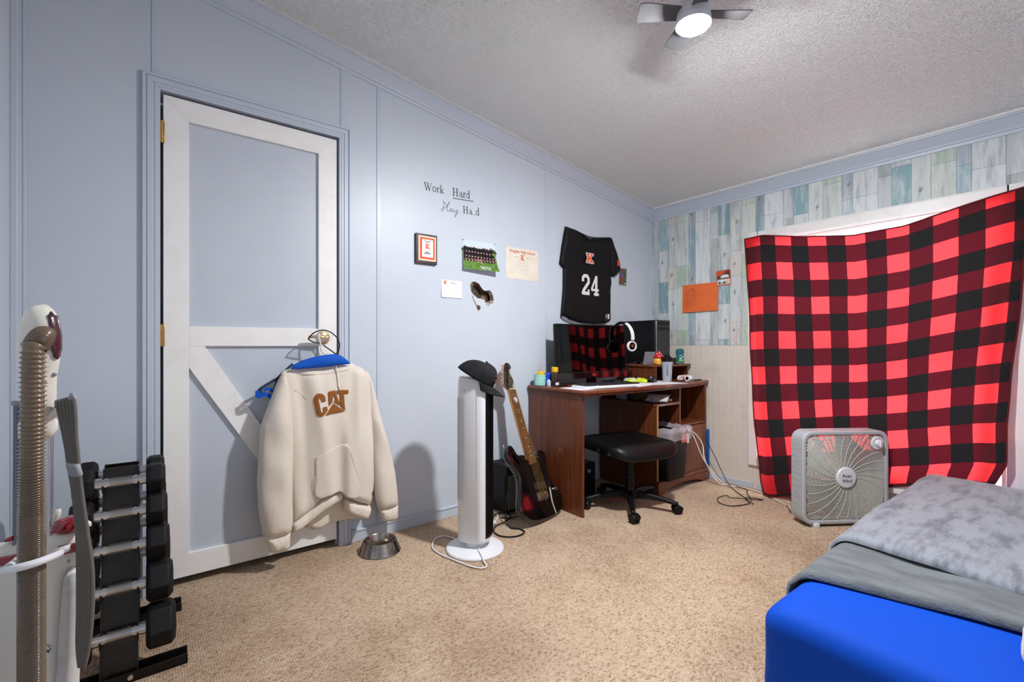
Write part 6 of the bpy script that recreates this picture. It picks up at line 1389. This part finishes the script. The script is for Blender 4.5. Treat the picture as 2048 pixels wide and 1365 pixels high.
# ------------------------------------------------------------------ upright vacuum cleaner
VO = Vector((-.178, 1.279, 0))
vc = thing('vacuum_cleaner', 'cream and dark red upright vacuum cleaner with a coiled brown hose', 'vacuum cleaner', VO)
mv = frame(VO, RT, (0, 0, 1), -FW)       # local x right, y up, z towards the room
handle = [(-.012, 1.035), (-.004, 1.058), (.006, 1.072), (.017, 1.079), (.028, 1.078), (.038, 1.070), (.047, 1.055), (.052, 1.038), (.0535, 1.018), (.053, .996), (.051, .974), (.049, .960), (.046, .945), (.0445, .925), (.044, .884), (.042, .858), (.039, .840), (.022, .838), (-.004, .87), (-.010, .93), (-.016, 1.0)]
g = pillow(handle, .006, .024, .030, .010, mt=mv, sm=2); hdl = obj('handle', g, cream_pl, vc, angle=180)
g = pillow([(.040, 1.066), (.046, 1.058), (.051, 1.040), (.0545, 1.018), (.0545, .996), (.052, .972), (.048, .99), (.045, 1.02), (.042, 1.045)], .006, .008, .014, .014, mt=mv @ Matrix.Translation((.0012, 0, .006))); obj('grip_insert', g, M('plum_plastic', (74, 28, 44), .25, coat=.4), hdl, angle=180)
g = G().tube([mv @ Vector((-.006, .930, .022)), mv @ Vector((.044, .928, .016))], .0012, 6); 
for i in range(4): g.tube([mv @ Vector((.018, .992-i*.008, .0245)), mv @ Vector((.032, .996-i*.008, .0235)), mv @ Vector((.040, 1.002-i*.008, .020))], .0012, 6, smooth=3)
for z in (.966, .94): g.tube([mv @ Vector((.026, z, .024)), mv @ Vector((.034, z+.003, .022))], .0011, 6)
g.tube([mv @ Vector((.016, 1.078, .004)), mv @ Vector((.014, 1.055, .022)), mv @ Vector((.014, 1.04, .025))], .0008, 6, smooth=3)
obj('vents', g, M('vent_shade', (140, 132, 124), .5), hdl)
g = G().ball(mv @ Vector((.046, .944, .004)), .004, 8); obj('power_button', g, grey_pl, hdl)
g = pillow([(-.02, .86), (.041, .862), (.041, .835), (.036, .822), (.008, .812), (-.02, .815)], .008, .02, .02, .02, mt=mv); obj('lower_collar', g, cream_pl, vc, angle=180)
hose_m = M('brown_hose', (122, 104, 84), .22, coat=.3, noise=(20, (104, 88, 70), .4, .7))
# corrugated hose: stretched at the top, tight below
path = catmull([Vector((.080, .25, .08)), Vector((.080, .5, .08)), Vector((.0805, .75, .08)), Vector((.082, .90, .08)), Vector((.082, .985, .079)), Vector((.0815, .998, .074)), Vector((.077, 1.014, .060)), Vector((.066, 1.019, .044)), Vector((.052, 1.014, .030)), Vector((.040, 1.008, .016))], 30)
acc = [0]
for a, b in zip(path, path[1:]): acc.append(acc[-1]+(b-a).length)
def at_len(s):
    import bisect
    i = min(max(bisect.bisect(acc, s)-1, 0), len(path)-2); t = (s-acc[i])/max(acc[i+1]-acc[i], 1e-9); return path[i].lerp(path[i+1], t)
pts = []; rr = []; s = 0
while s < acc[-1]:
    h = at_len(s).y; pitch = .0048 if s > acc[-1]-.085 else .0036 if h < .70 else .0036+(.0085-.0036)*min(1, (h-.70)/.18)
    top_ = s > acc[-1]-.06
    for q, rad_ in ((0, .0215), (.3, .0220), (.55, .0258), (.75, .0220)):
        if s+pitch*q < acc[-1]: pts.append(mv @ at_len(s+pitch*q)); rr.append(.73*(rad_ if rad_ > .022 or h < .70 else rad_-.0012)*(1-.28*min(1, max(0, (s-acc[-1]+.07)/.06))))
    s += pitch
g = G().tube(pts, rr, 22); obj('hose', g, hose_m, vc, angle=180)
g = G().cyl(mv @ Vector((.031, .845, -.004)), mv @ Vector((.029, .60, -.004)), .0042, n=14); g.cyl(mv @ Vector((.024, .845, -.012)), mv @ Vector((.022, .60, -.012)), .004, n=14); obj('handle_tube', g, chrome, vc)
tubem = thin_clear('clear_tube', (.75, .80, .85, 1), .3, .05, (140, 150, 160))
g = G().cyl(mv @ Vector((-.030, .89, .0)), mv @ Vector((-.032, .60, .0)), .006, n=18); g.cyl(mv @ Vector((-.022, .885, .0)), mv @ Vector((-.024, .60, .0)), .004, n=18); obj('extension_wand', g, M('smoked_wand', (96, 108, 122), .08, coat=.7), vc)
g = G().cyl(mv @ Vector((-.030, .884, .0)), mv @ Vector((-.030, .893, .0)), .0085, n=18); obj('wand_collar', g, grey_pl, vc)
# cord hook and wound cord
g = G().tube([mv @ Vector((.036, .862, .004)), mv @ Vector((.052, .872, .004)), mv @ Vector((.084, .876, .012))], [.009, .008, .007, .007, .007, .007, .007, .007, .007], 12, smooth=4); obj('cord_hook', g, cream_pl, vc)
g = pillow([(.088, .910), (.084, .900), (.083, .885), (.085, .868), (.092, .862), (.099, .868), (.101, .885), (.099, .900), (.094, .909)], .004, .006, .004, .004, mt=mv @ Matrix.Translation((0, 0, .016))); obj('hook_plate', g, grey_pl, vc, angle=180)
cordm = M('grey_cord', (106, 102, 96), .5)
for i in range(6):
    f = i/5; q = lambda a, b, c, w: (a+(b-a)*f, c, w)
    g = G().tube([mv @ Vector(p) for p in [q(.048, .077, .880, .002), q(.058, .089, .893+.008*f, .012), q(.070, .102, .883, .022), q(.081, .104, .831, .022), q(.087, .107, .798, .022), q(.090, .109, .775, .022), q(.098, .114, .722, .021), q(.104, .123, .651, .020), q(.106, .133, .576, .020), q(.106, .133, .500, .020), q(.105, .127, .434, .020), q(.107, .116, .39, .018)]], .0034, 8, smooth=6); obj('cord_strand', g, cordm, vc)
g = pillow([(.087, .780), (.112, .777), (.118, .758), (.116, .751), (.094, .753), (.091, .765)], .005, .006, .006, .004, mt=mv @ Matrix.Translation((0, 0, .024))); obj('cord_clip', g, grey_pl, vc, angle=180)
# body
bR = [(.020, .628), (.034, .634), (.045, .640), (.075, .641), (.088, .630), (.092, .600), (.090, .575), (.072, .570), (.062, .555), (.057, .50), (.053, .43), (.050, .353), (.05, .10), (-.14, .10), (-.14, .60), (-.11, .62), (-.075, .612), (-.050, .622), (-.032, .632), (-.02, .622)]
g = pillow(bR, .014, .02, .020, .015, mt=mv @ Matrix.Translation((0, 0, -.01))); bd = obj('body', g, cream_pl, vc, angle=60)
g = pillow([(.066, .564), (.086, .572), (.0915, .566), (.090, .492), (.086, .40), (.083, .353), (.080, .10), (.048, .10), (.050, .353), (.056, .45), (.062, .53)], .010, .010, .018, .01, mt=mv @ Matrix.Translation((0, 0, -.004))); obj('bag_compartment', g, M('scuffed_white', (206, 206, 204), .4, noise=(30, (186, 184, 180), .5, .7)), vc, angle=60)
g = G(); g.ball((0, 0, 0), .028, 16, (1.0, .62, .9), mv @ Matrix.Translation((.058, .648, -.012)) @ Matrix.Rotation(rad(8), 4, 'Z')); obj('dirt_window', g, M('red_clear', (130, 6, 22), .12, coat=.7), vc, angle=180, label='dark red transparent dome')
g = pillow([(.032, .640), (.034, .673), (.038, .684), (.044, .687), (.048, .682), (.046, .668), (.040, .655), (.055, .648), (.09, .662), (.108, .655), (.108, .648), (.09, .642), (.06, .636)], .006, .005, .006, .006, mt=mv @ Matrix.Translation((0, 0, -.006))); obj('collar_fin', g, cream_pl, vc, angle=180)
for nm_, poly in (('red_latch', [(.058, .597), (.104, .607), (.104, .625), (.058, .616)]), ('red_latch', [(-.058, .576), (-.013, .583), (-.013, .602), (-.058, .594)])):
    g = pillow(poly, .006, .005, .008, .004, mt=mv @ Matrix.Translation((0, 0, .010))); obj(nm_, g, red_pl, bd, angle=180)
for poly in ([(.042, .639), (.072, .641), (.072, .650), (.042, .647)], [(-.047, .621), (-.030, .625), (-.030, .635), (-.047, .629)]):
    g = pillow(poly, .005, .004, .010, .004, mt=mv @ Matrix.Translation((0, 0, .004))); obj('red_button', g, red_pl, bd, angle=180)
for (a, b, w) in ((.078, .586, .012), (-.060, .556, .011), (-.060, .493, .011)): obj('screw', G().lathe([(.0035, 0), (.003, .0012), (0, .0012)], 12, mv @ Matrix.Translation((a, b, w-.003))), steel, bd)
g = G()
random.seed(6)
for i in range(22): a = random.uniform(0, 2*pi); r = .0085*math.sqrt(random.random()); g.lathe([(.0009, 0), (.0009, .0008), (0, .0009)], 6, mv @ Matrix.Translation((.037+r*math.cos(a), .420+r*math.sin(a), .0095)))
obj('speaker_holes', g, black_pl, bd)
g = G().tube([mv @ Vector(p) for p in [(-.014, .593, .014), (.019, .604, .05), (.050, .612, .095), (.064, .616, .108), (.084, .622, .113), (.102, .625, .106), (.110, .625, .085), (.100, .620, .050), (.070, .611, .026), (.080, .614, .022), (.086, .615, .012)]], .0065, 10, smooth=6); obj('hose_strap', g, white_pl, vc, label='white strap holding the hose')
g = slab(-.15, .10, -.22, .16, .0, .12, .03, 8); g2 = G().add([tuple(Matrix.Translation(VO) @ Matrix.Rotation(YAW-pi/2, 4, 'Z') @ Matrix.Translation((0, .06, 0)) @ p) for p in g.v], g.f); obj('floor_head', g2, cream_pl, vc, angle=180)
